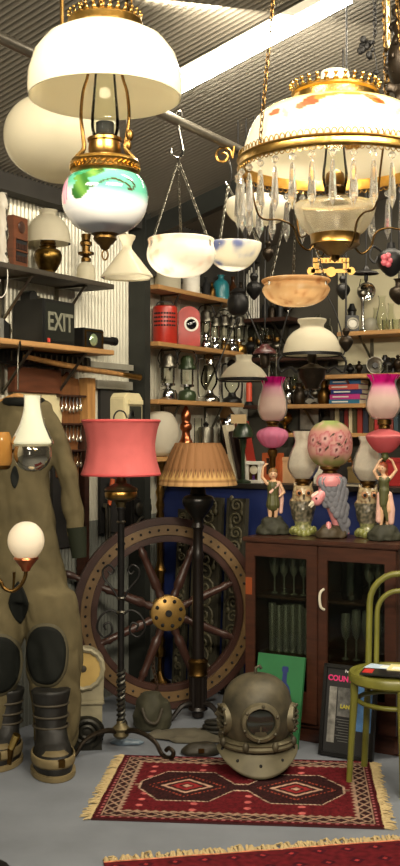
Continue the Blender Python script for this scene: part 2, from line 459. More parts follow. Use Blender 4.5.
def end_shelf(z, px0, px1, depth, label, m=wood_s):
    p, q = se(px0, z, depth), se(px1, z, depth); s0, s1 = p.dot(BX), q.dot(BX); L = abs(s0-s1)
    o = thing('end_shelf', label, 'shelf', Ep((s0+s1)/2, .022, z), RZ_C)
    MB().box((0, -depth/2, -.014), (L, depth-.004, .028)).build('shelf_board', m, o, bevel=.003)
    for x in (-L/2+.15, L/2-.15):
        MB().box((x, -.012, -.11), (.025, .012, .16)).tube([(x, -.02, -.18), (x, -depth*.85, -.032)], .009, 6).build('bracket', pewter, o)
    return o
ZE1, ZE2, ZE3, ZE4 = 2.29, 2.0, 1.80, 1.60
end_shelf(ZE1, 338, 440, .28, 'high shelf on the end wall with silver lamp and clear chimneys')
end_shelf(2.42, 238, 290, .28, 'short dark shelf on the end wall above the milk glass shades', wood_d)
end_shelf(2.14, 246, 334, .24, 'dark shelf on the end wall crowded with old oil lamps', wood_d)
end_shelf(ZE2, 325, 440, .28, 'shelf on the end wall directly above the stacked paperbacks')
end_shelf(ZE3, 283, 440, .30, 'book shelf on the end wall with paperbacks lying in a pile')
end_shelf(ZE4, 283, 440, .30, 'lower book shelf on the end wall with upright spines')
# ------------------------------------------------------------------ big hanging library lamp (white dome, green painted font)
def mixc(a, b, t): t = max(0, min(1, t)); return tuple(a[i]*(1-t)+b[i]*t for i in range(3))
def ell(x, y, cx, cy, rx, ry, rot=0):
    c, s = math.cos(rot), math.sin(rot); dx, dy = x-cx, y-cy
    X, Y_ = dx*c+dy*s, -dx*s+dy*c
    return (X/rx)**2+(Y_/ry)**2 < 1
B = 240
L1 = Px('hanging_library_lamp', 'large hanging oil lamp with white dome shade and green floral glass font', 'lamp', at(105, B, 2.5))
h = lambda py: B-py
L1.lathe('dome_shade', milk, [(34,h(30)),(44,h(33)),(60,h(42)),(71,h(57)),(76.5,h(76)),(77,h(90)),(76,h(98)),(75,h(98.5)),(74.5,h(97)),(75,h(88)),(74.5,h(76)),(69,h(58)),(58,h(44.5)),(43,h(35.5)),(33,h(32.5))], 64)
def crown_rip(n, a): return lambda t, j: 1+(a*math.cos(n*t) if j > .6 else 0)
cr = L1.lathe('shade_gallery', gold, [(33,h(34)),(36,h(33)),(37,h(31)),(35,h(29)),(35.5,h(27)),(37,h(25)),(37.5,h(23)),(36,h(21)),(34,h(20)),(33,h(22)),(32,h(34))], 64)
def pts_crown(mb):
    for i in range(28):
        a = 2*PI*i/28; c, s = math.cos(a), math.sin(a)
        mb.add([(35.6*math.cos(a-.09),35.6*math.sin(a-.09),h(21)),(35.6*math.cos(a+.09),35.6*math.sin(a+.09),h(21)),(36.5*c,36.5*s,h(15))],[(0,1,2)])
        mb.sphere((36.5*c,36.5*s,h(15)), 1.3, 6, 4)
L1.mesh(pts_crown, 'crown_points', gold, cr, thick=.0015)
L1.lathe('chimney', clear, [(11,h(141)),(12,h(136)),(14,h(128)),(14,h(116)),(12.4,h(98)),(10.5,h(75)),(9,h(50)),(9,h(38))], 32, smooth=3)
L1.lathe('burner', brass, [(9,h(174)),(9.5,h(168)),(14,h(165)),(14,h(160)),(16,h(157)),(17,h(150)),(16,h(143)),(17.5,h(142)),(17.5,h(139)),(14,h(138)),(10,h(137)),(6,h(132)),(3,h(131))], 40)
L1.lathe('flame_spreader', soot, [(5,h(139)),(9,h(134)),(9,h(123)),(7,h(122)),(.1,h(122))], 24)
g = L1.lathe('font_gallery', gold, [(30,h(177)),(33,h(176)),(34.5,h(173)),(33,h(171)),(33.5,h(166)),(35,h(164)),(33.5,h(161)),(31,h(160)),(30,h(163)),(29,h(177))], 64)
def rope(mb):
    for i in range(40):
        a = 2*PI*i/40; p = Vector((34.2*math.cos(a),34.2*math.sin(a),h(170))); q = Vector((34.2*math.cos(a+.12),34.2*math.sin(a+.12),h(167))); mb.tube([p,q],1.3,5)
L1.mesh(rope, 'rope_moulding', gold, g)
def fontpaint(co):
    a = math.degrees(math.atan2(co.x, -co.y)); z = co.z    # a = 0 towards the room front
    hh = z-h(172); x = a*.62
    top = (84,156,132); base = (204,204,206)
    c = mixc(base, top, (hh+30+6*math.sin(math.radians(a*1.3+30)))/11)
    if hh < -42: c = mixc(c, (226,222,214), .5)
    if ell(x, hh, -42, -22, 9, 14, .2): c = mixc((205,120,150), (236,190,200), (math.sin(x*1.3)+1)/2)
    if ell(x, hh, -18, -24, 8, 11, -.5) or ell(x, hh, -12, -10, 15, 5, .25): c = mixc((40,84,34), (90,130,58), .5+.5*math.sin(x*.35+hh*.2))
    if ell(x, hh, -20, -6, 10, 4, .2): c = (40,120,84)
    if abs(hh+21-5*math.cos((x-10)*.12)) < 1.1 and -10 < x < 26: c = (58,50,30)
    if abs(math.hypot(x-24, hh+20)-5) < 1.0 and x > 22: c = (58,50,30)
    return c
L1.lathe('font', mat('painted_opal', rough=.08, vc=True, coat=.6), [(30,h(175)),(36,h(178)),(41,h(186)),(43,h(196)),(42,h(207)),(38,h(217)),(30,h(226)),(19,h(232)),(11,h(235))], 128, paint=fontpaint, smooth=8)
L1.lathe('finial', dbrass, [(15,h(229)),(14,h(234)),(11,h(236)),(12,h(239)),(8,h(244)),(6,h(245)),(4,h(249)),(2,h(250))], 24)
L1.tube('drop_ring', dbrass, [(math.cos(q)*3,0,h(255)+math.sin(q)*5) for q in (2*PI*i/12 for i in range(12))], .9, 6, closed=True)
for s in (1, -1):
    L1.tube('harp_arm', dbrass, [(s*32,0,h(168)),(s*29,-3,h(160)),(s*21,-4,h(150)),(s*22,-2,h(135)),(s*24,0,h(115)),(s*22,0,h(92)),(s*17,0,h(70)),(s*26,0,h(40)),(s*34,0,h(32))], [2.6,3,2.4,2,1.7,1.6,1.5,1.4,1.4], 8, smooth=5)
def leafs(mb):
    for (x, z, q) in ((27,h(163),.6),(23,h(146),-.5),(25,h(136),.9),(31,h(170),0)): mb.sphere((x,-4,z), 5, 10, 8, (.75,.5,1.25), Matrix.Identity(4))
L1.mesh(leafs, 'arm_leaf', dbrass)
k1 = L1.k; zt = roofz(*L1.o.location.xy)-L1.o.location.z
mb = MB()
for i in range(3):
    a = 2*PI*i/3+.5; chain(mb, (34*k1*math.cos(a),34*k1*math.sin(a),h(20)*k1), (6*k1*math.cos(a),6*k1*math.sin(a),h(-70)*k1), .03, .003, .008)
chain(mb, (0,0,h(-72)*k1), (0,0,zt), .03, .003, .008); mb.torus((0,0,h(-70)*k1), 6*k1, 1.2*k1, 16, 6)
mb.build('chain', dbrass, L1.o)

# opal globe behind it
B = 182
G = Px('globe_pendant', 'big plain opal globe hanging behind the large white domed lamp', 'lamp', at(62, B, 3.2))
G.lathe('globe', shadeglass, [(.1,0),(15,1.3),(33,8),(47,18),(55.5,31),(58,45),(55.5,59),(47,72),(34,81),(24,85)], 56, smooth=4)
G.lathe('fitter', brass, [(24,82),(25,87),(22,90),(14,93),(5,97),(2,103)], 32)
zt = roofz(*G.o.location.xy)-G.o.location.z
MB().tube([(0,0,101*G.k),(0,0,zt)], .006, 8).build('rod', brass, G.o)

# ------------------------------------------------------------------ chandelier with floral dome and crystal prisms
B = 250
CH = Px('prism_chandelier', 'large hanging lamp with floral white dome, gilt band and ring of crystal prisms', 'chandelier', at(335, B, 2.05))
h = lambda py: B-py
def floral(co):
    a = math.degrees(math.atan2(co.x, -co.y)); z = co.z; x = a*1.05; hh = z-h(140)
    c = mixc((226,220,200), (222,190,104), (hh-16)/14)
    for (cx, cy, rx, ry, ro, cc) in ((-24,17,7,6,.3,(176,84,50)),(-30,13,5,4,0,(200,120,84)),(-18,20,4,3,0,(210,160,80)),(-12,22,10,2.2,.15,(190,150,70)),(6,23,9,2,.0,(196,150,60)),
        (21,18,8,4.2,-.6,(176,110,44)),(24,16,4,2,-.6,(150,80,40)),(-8,9,2,6,.7,(176,190,196)),(2,4,2,8,-.3,(190,200,200)),(12,8,2.3,7,.4,(180,186,200)),(18,3,2,6,-.6,(170,180,200)),(28,4,2,7,.2,(176,184,204)),
        (38,8,2,6,-.5,(180,190,190)),(48,14,5,4,.2,(180,120,60)),(-42,8,2,6,.4,(200,200,190)),(-52,12,5,4,0,(190,110,70)),(120,14,8,6,0,(180,90,60)),(170,16,9,5,.3,(180,120,50)),(-120,14,8,6,0,(180,90,60))):
        if ell(x, hh, cx, cy, rx, ry, ro): c = mixc(c, tuple(v*.8 for v in cc), .9)
    return c
CH.lathe('dome_shade', mat('floral_opal', rough=.12, kind='milk', vc=True), [(43,h(109)),(58,h(110)),(72,h(114)),(82,h(124)),(88,h(138)),(93,h(153)),(95,h(164))], 180, paint=floral, smooth=10)
cg = CH.lathe('crown_gallery', gold, [(43,h(112)),(45,h(110)),(44,h(107)),(42,h(105)),(42,h(97)),(44,h(95)),(43,h(92)),(41,h(91)),(40,h(94)),(40,h(112))], 64)
def crown2(mb):
    for i in range(30):
        a = 2*PI*i/30; w_ = .075
        mb.add([(43*math.cos(a-w_),43*math.sin(a-w_),h(93)),(43*math.cos(a+w_),43*math.sin(a+w_),h(93)),(44*math.cos(a),44*math.sin(a),h(86))],[(0,1,2)])
        mb.sphere((44.2*math.cos(a),44.2*math.sin(a),h(86)),1.7,6,5)
CH.mesh(crown2, 'crown_points', gold, cg, thick=.0015)
CH.lathe('smoke_collar', milk, [(11,h(100)),(12,h(84)),(14.5,h(77)),(13.5,h(72))], 32)
CH.lathe('chimney', clear, [(10,h(196)),(11,h(188)),(13,h(175)),(10,h(150)),(9.5,h(105)),(10,h(74))], 32, smooth=3)
bd = CH.lathe('shade_band', gold, [(94,h(170)),(97,h(170)),(98.3,h(168.5)),(97,h(167)),(96.5,h(162)),(98.3,h(160.5)),(97,h(159)),(94,h(159)),(93.5,h(165)),(94,h(170))], 96)
def lace(mb):
    for i in range(96):
        a = 2*PI*i/96; c, s = math.cos(a), math.sin(a); t = Vector((-s, c, 0))
        o = Vector((96.5*c, 96.5*s, 0))
        mb.tube([o+t*(2.7*math.cos(q))+Vector((0,0,h(159)+5*math.sin(q))) for q in (PI*j/6 for j in range(7))], .55, 4)
CH.mesh(lace, 'lace_edging', gold, bd)
def lace2(mb):
    for i in range(96):
        a = 2*PI*i/96; c, s = math.cos(a), math.sin(a); t = Vector((-s, c, 0)); o = Vector((96.5*c, 96.5*s, 0))
        mb.tube([o+t*(2.7*math.cos(q))+Vector((0,0,h(170)-3.4*math.sin(q))) for q in (PI*j/6 for j in range(7))], .5, 4)
CH.mesh(lace2, 'lace_edging', gold, bd)
k = CH.k
def prism_mesh(ln):
    mb = MB()
    mb.lathe([(.05,0),(2.4,-1.4),(4,-4),(2.4,-6.6),(.05,-8)], 8)
    mb.lathe([(.05,-9),(1.7,-11),(2.6,-16),(4.2,-9.5-ln*.72),(3.8,-9.5-ln*.8),(.05,-9.5-ln)], 6)
    mb.v = [tuple(Vector(v)*k) for v in mb.v]
    return mb
pm = prism_mesh(44); pr0 = pm.build('prism', crystal, CH.o, smooth=False)
for i in range(32):
    a = 2*PI*i/32+.05
    o = pr0 if i == 0 else pr0.copy()
    if i: COL.objects.link(o); o.parent = CH.o
    o.location = (97*k*math.cos(a), 97*k*math.sin(a), h(173.5)*k); o.rotation_euler.z = a*1.7
CH.lathe('font', cutglass, [(39,h(204)),(41,h(205)),(40,h(212)),(36,h(222)),(30,h(231)),(23,h(236)),(22,h(235)),(28,h(229)),(34,h(220)),(38,h(210)),(37,h(205)),(30,h(202)),(14,h(201))], 64, smooth=2)
CH.lathe('burner', dbrass, [(14,h(203)),(15,h(198)),(10,h(195)),(11,h(188)),(9,h(186)),(10,h(180)),(9,h(174)),(5,h(170)),(.1,h(169))], 28)
CH.lathe('font_cup', brass, [(22,h(233)),(25,h(235)),(24.5,h(238)),(24,h(243)),(25,h(245)),(22,h(247)),(14,h(250)),(8,h(255)),(5,h(256)),(4,h(260)),(.1,h(262))], 40)
for i in range(4):
    a = math.radians(-160+90*i); c, s = math.cos(a), math.sin(a)
    P = [(96,h(172)),(91,h(190)),(82,h(222)),(60,h(224)),(46,h(230)),(40,h(245)),(30,h(252)),(22,h(246))]
    CH.tube('scroll_arm', dbrass, [(r*c, r*s, z) for r, z in P], 1.0, 6, smooth=5)
zt = roofz(*CH.o.location.xy)-CH.o.location.z
for i, (ang, tilt) in enumerate(((216,0),(-52,0))):
    a = math.radians(ang); c, s = math.cos(a), math.sin(a)
    mb = chain(MB(), (97*k*c, 97*k*s, h(160)*k), (.035*c, .035*s, 1.45),   .016, .0011, .0034)
    mb.build('chain', dbrass, CH.o)
MB().lathe([(.05,1.45),(.055,1.47),(.03,1.5),(.012,1.52),(.012,zt)], 20).build('ceiling_hook', dbrass, CH.o)

# ------------------------------------------------------------------ alabaster and glass bowls on chains
def bowl(label, px, ptop, rad, prof, Y, hook, m, paint=None, ms=3, chains=(90,210,330), twist=0, group=None):
    B = prof[0][1]
    o = Px('hanging_bowl_lamp', label, 'lamp', at(px, B, Y), 0, group)
    o.lathe('bowl', m, [(r, B-z) for r, z in prof], 72, smooth=4, paint=paint)
    top = hook-o.o.location; k = o.k; rt = prof[-1][0]*k if prof[-1][0] > rad*.8 else rad*k
    for a in chains:
        a = math.radians(a+twist); p = Vector((rad*.97*k*math.cos(a), rad*.97*k*math.sin(a), (B-ptop)*k))
        c = chain(MB(), p, top+Vector((0,0,-.03)), .022, .0022, .0058)
        c.tube([p+Vector((0,0,-.012)), p+Vector((0,0,.012))], .005, 6)
        c.build('chain', pewter, o.o)
    return o, top
hp = lambda px: (lambda f: q0+(q1-q0)*f)((u(px)*q0.y-q0.x)/((q1.x-q0.x)-u(px)*(q1.y-q0.y)))
def alab(a_, b_, c_, sc_):
    def f(co):
        n = noise.noise(Vector((co.x*sc_, co.y*sc_, co.z*sc_*1.5)))+.5*noise.noise(Vector((co.x*sc_*2.3, co.y*sc_*2.3, 7)))
        return mixc(a_, b_ if n > 0 else c_, min(1, abs(n)*1.5)**2.2)
    return f
alabm = mat('marbled_glass', rough=.15, kind='milk', vc=True)
hk = hp(178); Yb = hk.y
b1, top = bowl('pink-veined white bowl light hanging on three chains from an S hook', 181, 246, 34,
    [(.1,277.5),(12,276.5),(22,273),(29,267.5),(33.5,260),(34.3,253),(33,246.5),(32.6,243),(33.4,240),(32,239.5),(30,246)], Yb, Vector((hk.x, hk.y, H+(CY-153)*Yb/F)), alabm, alab((252,246,230),(240,206,182),(254,250,238),.08))
sh = [(0,0,0),(4,0,5),(2,0,11),(-1,0,14),(0,0,24),(-4,0,33),(-6,0,37)]
MB().tube(sm([Vector(p)*b1.k+top-Vector((0,0,.02)) for p in [(-7,0,9),(-6,0,3),(0,0,0),(5,0,5),(3,0,18),(0,0,34),(-1,0,42),(2,0,46),(4,0,41)]], 5), .006, 8).build('hook', chrome, b1.o)
hk = hp(228); Yb = hk.y
b2, top = bowl('blue-veined white bowl light hanging on chains beside the pink-veined bowl', 233, 246, 28.5,
    [(.1,271),(7,270.5),(15,267),(22,260.5),(27,252),(28.8,245.5),(28.4,244),(26,251),(14,264)], Yb, Vector((hk.x, hk.y, H+(CY-180)*Yb/F)), alabm, alab((248,242,224),(130,140,184),(250,246,232),.07), twist=30)
MB().tube(sm([Vector(p)*b2.k+top-Vector((0,0,.01)) for p in [(-3,0,0),(0,0,-3),(3,0,2),(3,0,14),(0,0,24),(-3,0,30),(-3,0,33),(1,0,32)]], 4), .005, 8).build('hook', chrome, b2.o)
sc_ = Px('scroll_hook', 'curled brass scroll hook on the pipe above the blue-veined bowl', 'hook', hp(229)+Vector((0,-.02,-.03)))
sc_.tube('scroll', brass, [(5,0,4),(3,0,-8)]+[(-6+x, 0, -6+z) for x, y, z in spiral(9, 2.5, 1.3, 22, .5)], 1.3, 7, smooth=2)
hk = Vector((u(296)*YR1, YR1, 2.72))
b3, top = bowl('amber alabaster bowl hanging below the crystal prisms', 296, 286, 33,
    [(.1,307),(12,306),(22,303),(29,298.5),(33.4,292),(33.6,288.5),(31.5,285),(34,282.5),(34.6,280.5),(33,279.5),(31,283)], YR1, hk, alabm, alab((206,166,116),(170,122,78),(218,188,146),.1))
hz = ZR1-b3.o.location.z
MB().tube([top, (0,0,hz)], .005, 6).build('rod', dbrass, b3.o)
# white pendant bowl hidden behind the prisms
B = 226
pb = Px('bowl_pendant', 'plain white bowl light hanging partly behind the crystal prisms', 'lamp', at(258, B, YR2))
pb.lathe('bowl', milk, [(.1,0),(14,1),(25,6),(31,13),(33,20),(31,26),(24,28)], 48, smooth=3)
pb.lathe('stem', dbrass, [(24,28),(10,32),(3,36),(1.5,38)], 20)
MB().tube([(0,0,36*pb.k),(0,0,ZR2-pb.o.location.z)], .006, 8).build('rod', dbrass, pb.o)

# small cream conical pendant under the green font
hk = hp(127); B = 279
cp = Px('cone_pendant', 'small cream cone shade hanging below the green floral font', 'lamp', at(127, B, hk.y))
cp.lathe('cone_shade', cream, [(26,1),(26.3,2.6),(24,6),(16,16),(9,25),(5,30),(4.6,33),(6,37),(8,40),(8.6,43),(8,43.5)], 12, smooth=1)
MB().tube([(0,0,40*cp.k),(0,0,2.94-cp.o.location.z)], .003, 6).build('cord', white, cp.o)

# milk glass lampshades with dark rims (hanging kitchen lamps)
def kitchen_lamp(label, px, B, rad, prof, Y, rim, font=None, mm=shadeglass):
    o = Px('hanging_kitchen_lamp', label, 'lamp', at(px, B, Y))
    o.lathe('shade', mm, prof, 56, smooth=3)
    o.lathe('shade_rim', iron, [(rad-.5,rim),(rad+.8,rim-.4),(rad+.8,rim+2.6),(rad-.3,rim+3)], 56)
    top = (ZR2 if Y == YR2 else roofz(*o.o.location.xy))-o.o.location.z; k = o.k
    for s in (-1, 1):
        pts = [(s*rad,0,rim),(s*(rad+3),0,rim+8),(s*(rad*.8),0,prof[-1][1]+6),(s*4,0,prof[-1][1]+44)]
        o.tube('hanger_wire', iron, pts, .7, 6, smooth=6)
    MB().tube([(0,0,(prof[-1][1]+43)*k),(0,0,top)], .004, 6).build('rod', iron, o.o)
    return o
kl = kitchen_lamp('large milk glass kitchen lamp with dark iron frame, under the amber bowl', 312, 358, 29.5, [(29,3),(28.5,9),(25,19),(19,26),(12.5,30),(12,33),(14,36),(14.5,38.5),(13.5,39)], YR2, 2)
kl.lathe('font', bronze, [(2,-32),(7,-31),(8,-27),(13,-20),(14,-12),(15,-11),(9,-8),(4,-6),(4,-3),(5,0),(4,8)], 28)
for s in (-1, 1): kl.tube('side_arm', iron, [(s*29,0,3),(s*34,0,-4),(s*31,0,-14),(s*22,0,-9),(s*16,0,-14),(s*14,0,-12)], 1.3, 7, smooth=6)
kl.tube('drop_scroll', iron, [(0,0,-31),(-3,0,-35),(0,0,-39),(2,0,-41)], 1.2, 6, smooth=5)
k2 = kitchen_lamp('smaller milk glass kitchen lamp with dark rim, above the first pink shade', 244, 382, 24.5, [(24,2),(23,6),(18,13),(12,17.5),(8.5,20),(7.5,23),(8.5,26.5),(8,27)], 5.9, 1)
# gilt hanger frame, dark cone lamps and other dark pendants in the middle distance
def pendant(name, label, px, B, Y, profs, m=bronze, top=None, extra=None, n=24):
    o = Px(name, label, 'lamp', at(px, B, Y))
    hi = 0
    for nm, mm, pr in profs: o.lathe(nm, mm, pr, n, smooth=2); hi = max(hi, max(z for r, z in pr))
    t = top if top is not None else (ZR1-o.o.location.z) if Y == YR1 else (ZR2-o.o.location.z) if Y == YR2 else roofz(*o.o.location.xy)-o.o.location.z
    MB().tube([(0,0,(hi-1)*o.k),(0,0,t)], .004, 6).build('rod', iron, o.o)
    return o
gf = Px('hanger_plate', 'yellow brass openwork hanger plate dangling under the cut glass font', 'fitting', at(331, 275, YR1))
def gplate(mb):
    for x0, x1, z0, z1 in ((-18,18,12,17),(-18,-12,5,13),(12,18,5,13),(-20,20,2,6)): mb.box(((x0+x1)/2,0,(z0+z1)/2),(x1-x0,1.6,z1-z0))
    for s in (-1,1): mb.lathe([(4,-.8),(4,.8)], 16, M=Matrix.Translation((s*20,0,4))@Matrix.Rotation(PI/2,4,'X'), cap=True)
    mb.lathe([(5,-.9),(5,.9)], 16, M=Matrix.Translation((0,0,3))@Matrix.Rotation(PI/2,4,'X'), cap=True)
gf.mesh(gplate, 'plate', mat('yellow_brass', (196,150,76), .5, .5, .2, 20), smooth=False)
gf.mesh(lambda mb: [mb.box((-13+4*i,-1,14.5),(1.5,1.2,3)) for i in range(8)], 'raised_mark', dbrass, smooth=False, split=1)
MB().tube([(0,0,16*gf.k),(0,0,ZR1-gf.o.location.z)], .003, 6).build('wire', iron, gf.o)
pendant('cone_lamp_pendant', 'dark maroon cone shade lamp hanging beside the large milk glass lamp', 265, 368, YR2, [('cone_shade', mat('maroon', (58,24,24), .35), [(12,14),(11,17),(6,21),(3,24)]),('font', bronze, [(1,0),(4,2),(5,6),(5,14),(6,15),(3,16)]),('chimney', clear, [(3,20),(3,40)])])
pendant('pot_pendant', 'round black iron pot lamp hanging before the topmost pine shelf', 238, 316, 5.6, [('pot', iron, [(.1,0),(6,1),(10,6),(11,13),(9,20),(7,22),(8,24),(3,28)])])
pendant('smoke_bell_pendant', 'dark flat smoke bell with small iron stem hanging over the silver reflector lamp', 366, 283, YR2, [('smoke_bell', iron, [(13,9),(11,11),(4,13),(2,17)]),('stem', iron, [(.5,0),(2,3),(2,9),(3,10)])])
pendant('font_pendant', 'small bronze oil font lamp hanging at the edge of the chimneys', 399, 305, YR2, [('font', bronze, [(.5,0),(4,2),(9,8),(10,13),(8,17),(4,19),(4,24),(6,26)])])
fp = pendant('flower_lamp_pendant', 'dark wrought hanging lamp with a pink flower painted font', 391, 277, YR1, [('font', iron, [(.5,0),(5,2),(12,10),(14,18),(10,25),(5,28),(4,34)])])
def petals(mb):
    for i in range(5): a = 2*PI*i/5; mb.sphere((-6+3.4*math.cos(a),-12,15+4.2*math.sin(a)),3.4,10,7,(1,.6,1))
fp.mesh(petals, 'flower', mat('rose_pink', (190,86,96), .4, 0, .3, 60))
for s in (-1,1): fp.tube('scroll_arm', iron, [(s*8,0,24),(s*18,-3,30),(s*22,-3,20),(s*17,-3,14),(s*14,-3,20)], 1.2, 6, smooth=5)
# dark foliate chandelier at the edge of the frame, and dangling ornaments
dk = Px('bronze_chandelier', 'dark leafy bronze chandelier high beside the chain of the crystal lamp', 'chandelier', at(404, 112, 2.6))
dk.lathe('body', bronze, [(.5,0),(4,4),(6,14),(5,22),(12,30),(17,46),(16,62),(10,78),(12,84),(8,96),(4,110),(2,116)], 28, smooth=2)
def leaves(mb):
    RR = random.Random(3)
    for i in range(46):
        a = RR.uniform(0, 2*PI); z = RR.uniform(4, 108); r_ = 10+8*math.sin(PI*(z-4)/100)*RR.uniform(.7,1.2)
        mb.sphere((r_*math.cos(a), r_*math.sin(a), z), RR.uniform(3,6), 8, 6, (.9,.35,1.3), Matrix.Identity(4))
mb = MB(); leaves(mb); mb.tube([(0,0,2),(0,0,112)], 9, 12); mb.v = [tuple(Vector(v)*dk.k) for v in mb.v]; remesh(mb, 'leafwork', bronze, .006, dk.o, smooth_it=1)
MB().tube([(0,0,114*dk.k),(0,0,roofz(*dk.o.location.xy)-dk.o.location.z)], .008, 8).build('rod', bronze, dk.o)
orn = Px('hanging_ornament', 'cluster of black iron leaves dangling on a chain above the floral dome', 'ornament', at(371, 92, 2.9))
def ornf(mb):
    RR = random.Random(5)
    for i in range(13): mb.sphere((-4+RR.uniform(-7,7), RR.uniform(-4,4), 44+RR.uniform(-8,8)), RR.uniform(2,3.6), 8, 6, (1,.5,1.2))
    for i in range(7): mb.sphere((6+RR.uniform(-2.4,2.4), RR.uniform(-2,2), 4+2.6*i), 3.2*(.5+.07*i), 8, 6, (1,.7,1))
    mb.tube([(6,0,20),(5,0,32),(2,0,46),(4,0,60)], .6, 5)
orn.mesh(ornf, 'leaves', iron)
mb = chain(MB(), (4*orn.k,0,56*orn.k), (0,0,roofz(*orn.o.location.xy)-orn.o.location.z), .02, .002, .005); mb.build('chain', iron, orn.o)
cs = thing('hanging_strap', 'pale brass twin strap chain hanging by the dark leafy bronze chandelier', 'chain', at(386, 98, 2.75))
zt = roofz(*cs.location.xy)-cs.location.z; kk = 2.75/F
chain(MB(), (1*kk,0,-12*kk), (-6*kk,0,zt), .03, .003, .009).build('chain', dbrass, cs)
MB().tube([(20*kk,0,0),(2*kk,0,55*kk),(-6*kk,0,zt)], .0075, 6).build('strap', mat('pale_brass', (196,172,128), .4, .7, .2, 30), cs)
# ------------------------------------------------------------------ side wall, upper shelf
o = Px('table_oil_lamp', 'domed cream shade oil lamp with embossed brass body on the high dark shelf', 'lamp', sw(48, ZS1, .13))
o.lathe('base', cream, [(.1,0),(9,0),(9,2),(7,3.5),(6,4)], 28)
embossed = mat('embossed_brass', (120,94,46), .3, 1, .6, 30, .8)
o.lathe('body', embossed, [(6,4),(9,7),(13,15),(14,21),(12,26),(8,28),(9,30),(7,31)], 40, smooth=4)
o.lathe('burner', dbrass, [(7,31),(8,33),(7,36),(9,37),(9,40),(6,42)], 28)
o.lathe('shade', shadeglass, [(22.5,33),(22.5,38),(21,46),(17,54),(12,59),(9,61),(8,63),(9.5,66),(9,66.5)], 48, smooth=3)
o.lathe('chimney', clear, [(5,40),(6,46),(4,56),(4,61)], 20, smooth=2)
o = Px('table_oil_lamp', 'small white glass oil lamp with bare brass burner on the high dark shelf', 'lamp', sw(86, ZS1, .12))
o.lathe('body', cream, [(.1,0),(9,0),(9.5,3),(9,14),(8,18),(5,21),(4,22)], 32, smooth=2)
o.lathe('burner', dbrass, [(3,21),(5,23),(5,26),(3,28),(8,30),(8,32),(4,33),(4,38),(6,39),(6,42),(4,44),(5,50)], 28)
def wfw(o, px, z, d):   # box aligned with the side wall
    o.location = sw(px, z, d); o.rotation_euler.z = RZ_A
o = Px('letter_rack', 'dark wooden wall rack with a round dial and two slotted openings', 'rack', sw(20, ZS1, .15), RZ_A+.12)
o.k *= 1.0
mahog = mat('box_wood', (104,58,34), .45, 0, .4, 7, .1, stretch=(1,1,6))
o.box('case', mahog, (0,6,27), (26,14,53), bevel=.6)
for z0 in (22, 10):
    s = o.box('slot_opening', soot, (1,-1.2,z0+3), (19,.6,9.5))
    o.mesh(lambda mb: [mb.box((-7+2.6*i,-1.8,z0+1.5),(1.4,.8,5)) for i in range(7)], 'slat', wood_d, s, smooth=False, split=1)
    o.box('ledge', mahog, (1,-2,z0+8.6), (20,1.6,1), s)
d_ = o.mesh(lambda mb: mb.lathe([(.1,0),(5.5,0),(6,-.8),(4.6,-1.4),(.1,-1)], 24, M=Matrix.Translation((1,-1,43))@Matrix.Rotation(-PI/2,4,'X')), 'dial', wood_d)
o.mesh(lambda mb: [mb.sphere((-6+3.4*i,-1.4,3.2),1,8,6) for i in range(5)], 'stud', brass, split=1)
o = Px('glass_vase', 'tall twisted clear glass vase with a pale cord on the high dark shelf', 'vase', sw(2, ZS1, .18))
o.lathe('vase', mat('twist_glass', (232,226,212), .1, kind='frost', bump=.6, scale=40), [(.1,0),(6,0),(7,6),(5,14),(6,30),(5,48),(7,60),(5,72),(4.5,70)], 40, smooth=3, rip=lambda t, j: 1+.12*math.cos(5*(t+j*7)))
o.tube('cord', white, [(4,-8,4),(8,-14,-8),(7,-14,-26),(2,-15,-34),(-2,-15,-28),(1,-14,-16)], .5, 6, smooth=5)

# EXIT box on the pine shelf
KE = sw(45, ZS2, .06).y/F
o = thing('exit_sign', 'black box sign reading EXIT in pale capitals on the pine shelf', 'sign', sw(29, ZS2, .02), RZ_A)
ew, ed, eh = .27, .21, .235
MB().box((0,-ed/2,eh/2),(ew,ed,eh)).build('case', black, o, bevel=.006)
MB().box((0,-ed-.002,eh/2),(ew*.9,.006,eh*.86)).build('face_plate', mat('sign_face', (26,28,24), .3), o, bevel=.002)
t = text_mesh('EXIT', .135, .002, 'letters', mat('sign_letters', (112,112,96), .5), o, (0,-ed-.006,.075), (PI/2,0,0), 'CENTER', .003, .78)
MB().box((-ew*.36,-ed-.006,.018),(.022,.003,.022)).build('warning_sticker', mat('sticker_red', (186,60,50), .5), o)
o = Px('lamp_tin', 'small black round-topped tin lying on top of the EXIT box', 'tin', sw(29, ZS2+eh, .09), RZ_A)
o.mesh(lambda mb: mb.prism([(-6,0),(6,0),(6,4)]+[(6*math.cos(a),4+6*math.sin(a)) for a in (PI*i/12 for i in range(13))][1:], 12, Matrix.Translation((0,6,0))@Matrix.Rotation(PI/2,4,'X')), 'tin', black)
o = Px('steel_bar', 'grey steel bar lying on top of the EXIT box', 'bar', sw(46, ZS2+eh, .10), RZ_A)
o.mesh(lambda mb: [mb.box((0,0,2.2),(30,6,4.4)), mb.box((-12,0,5),(3,4,2))], 'bar', pewter, bevel=.004)
o = thing('magic_lantern', 'small black projector box with round glass lens and side tube on the pine shelf', 'projector', sw(74, ZS2, .04), RZ_A)
MB().box((0,-.07,.06),(.19,.14,.12)).build('case', black, o, bevel=.004)
b = MB(); 
for (x,z,w_,h_) in ((0,.012,.16,.008),(0,.105,.16,.008),(-.08,.058,.008,.1),(.08,.058,.008,.1)): b.box((x,-.143,z),(w_,.008,h_))
b.build('front_frame', dbrass, o)
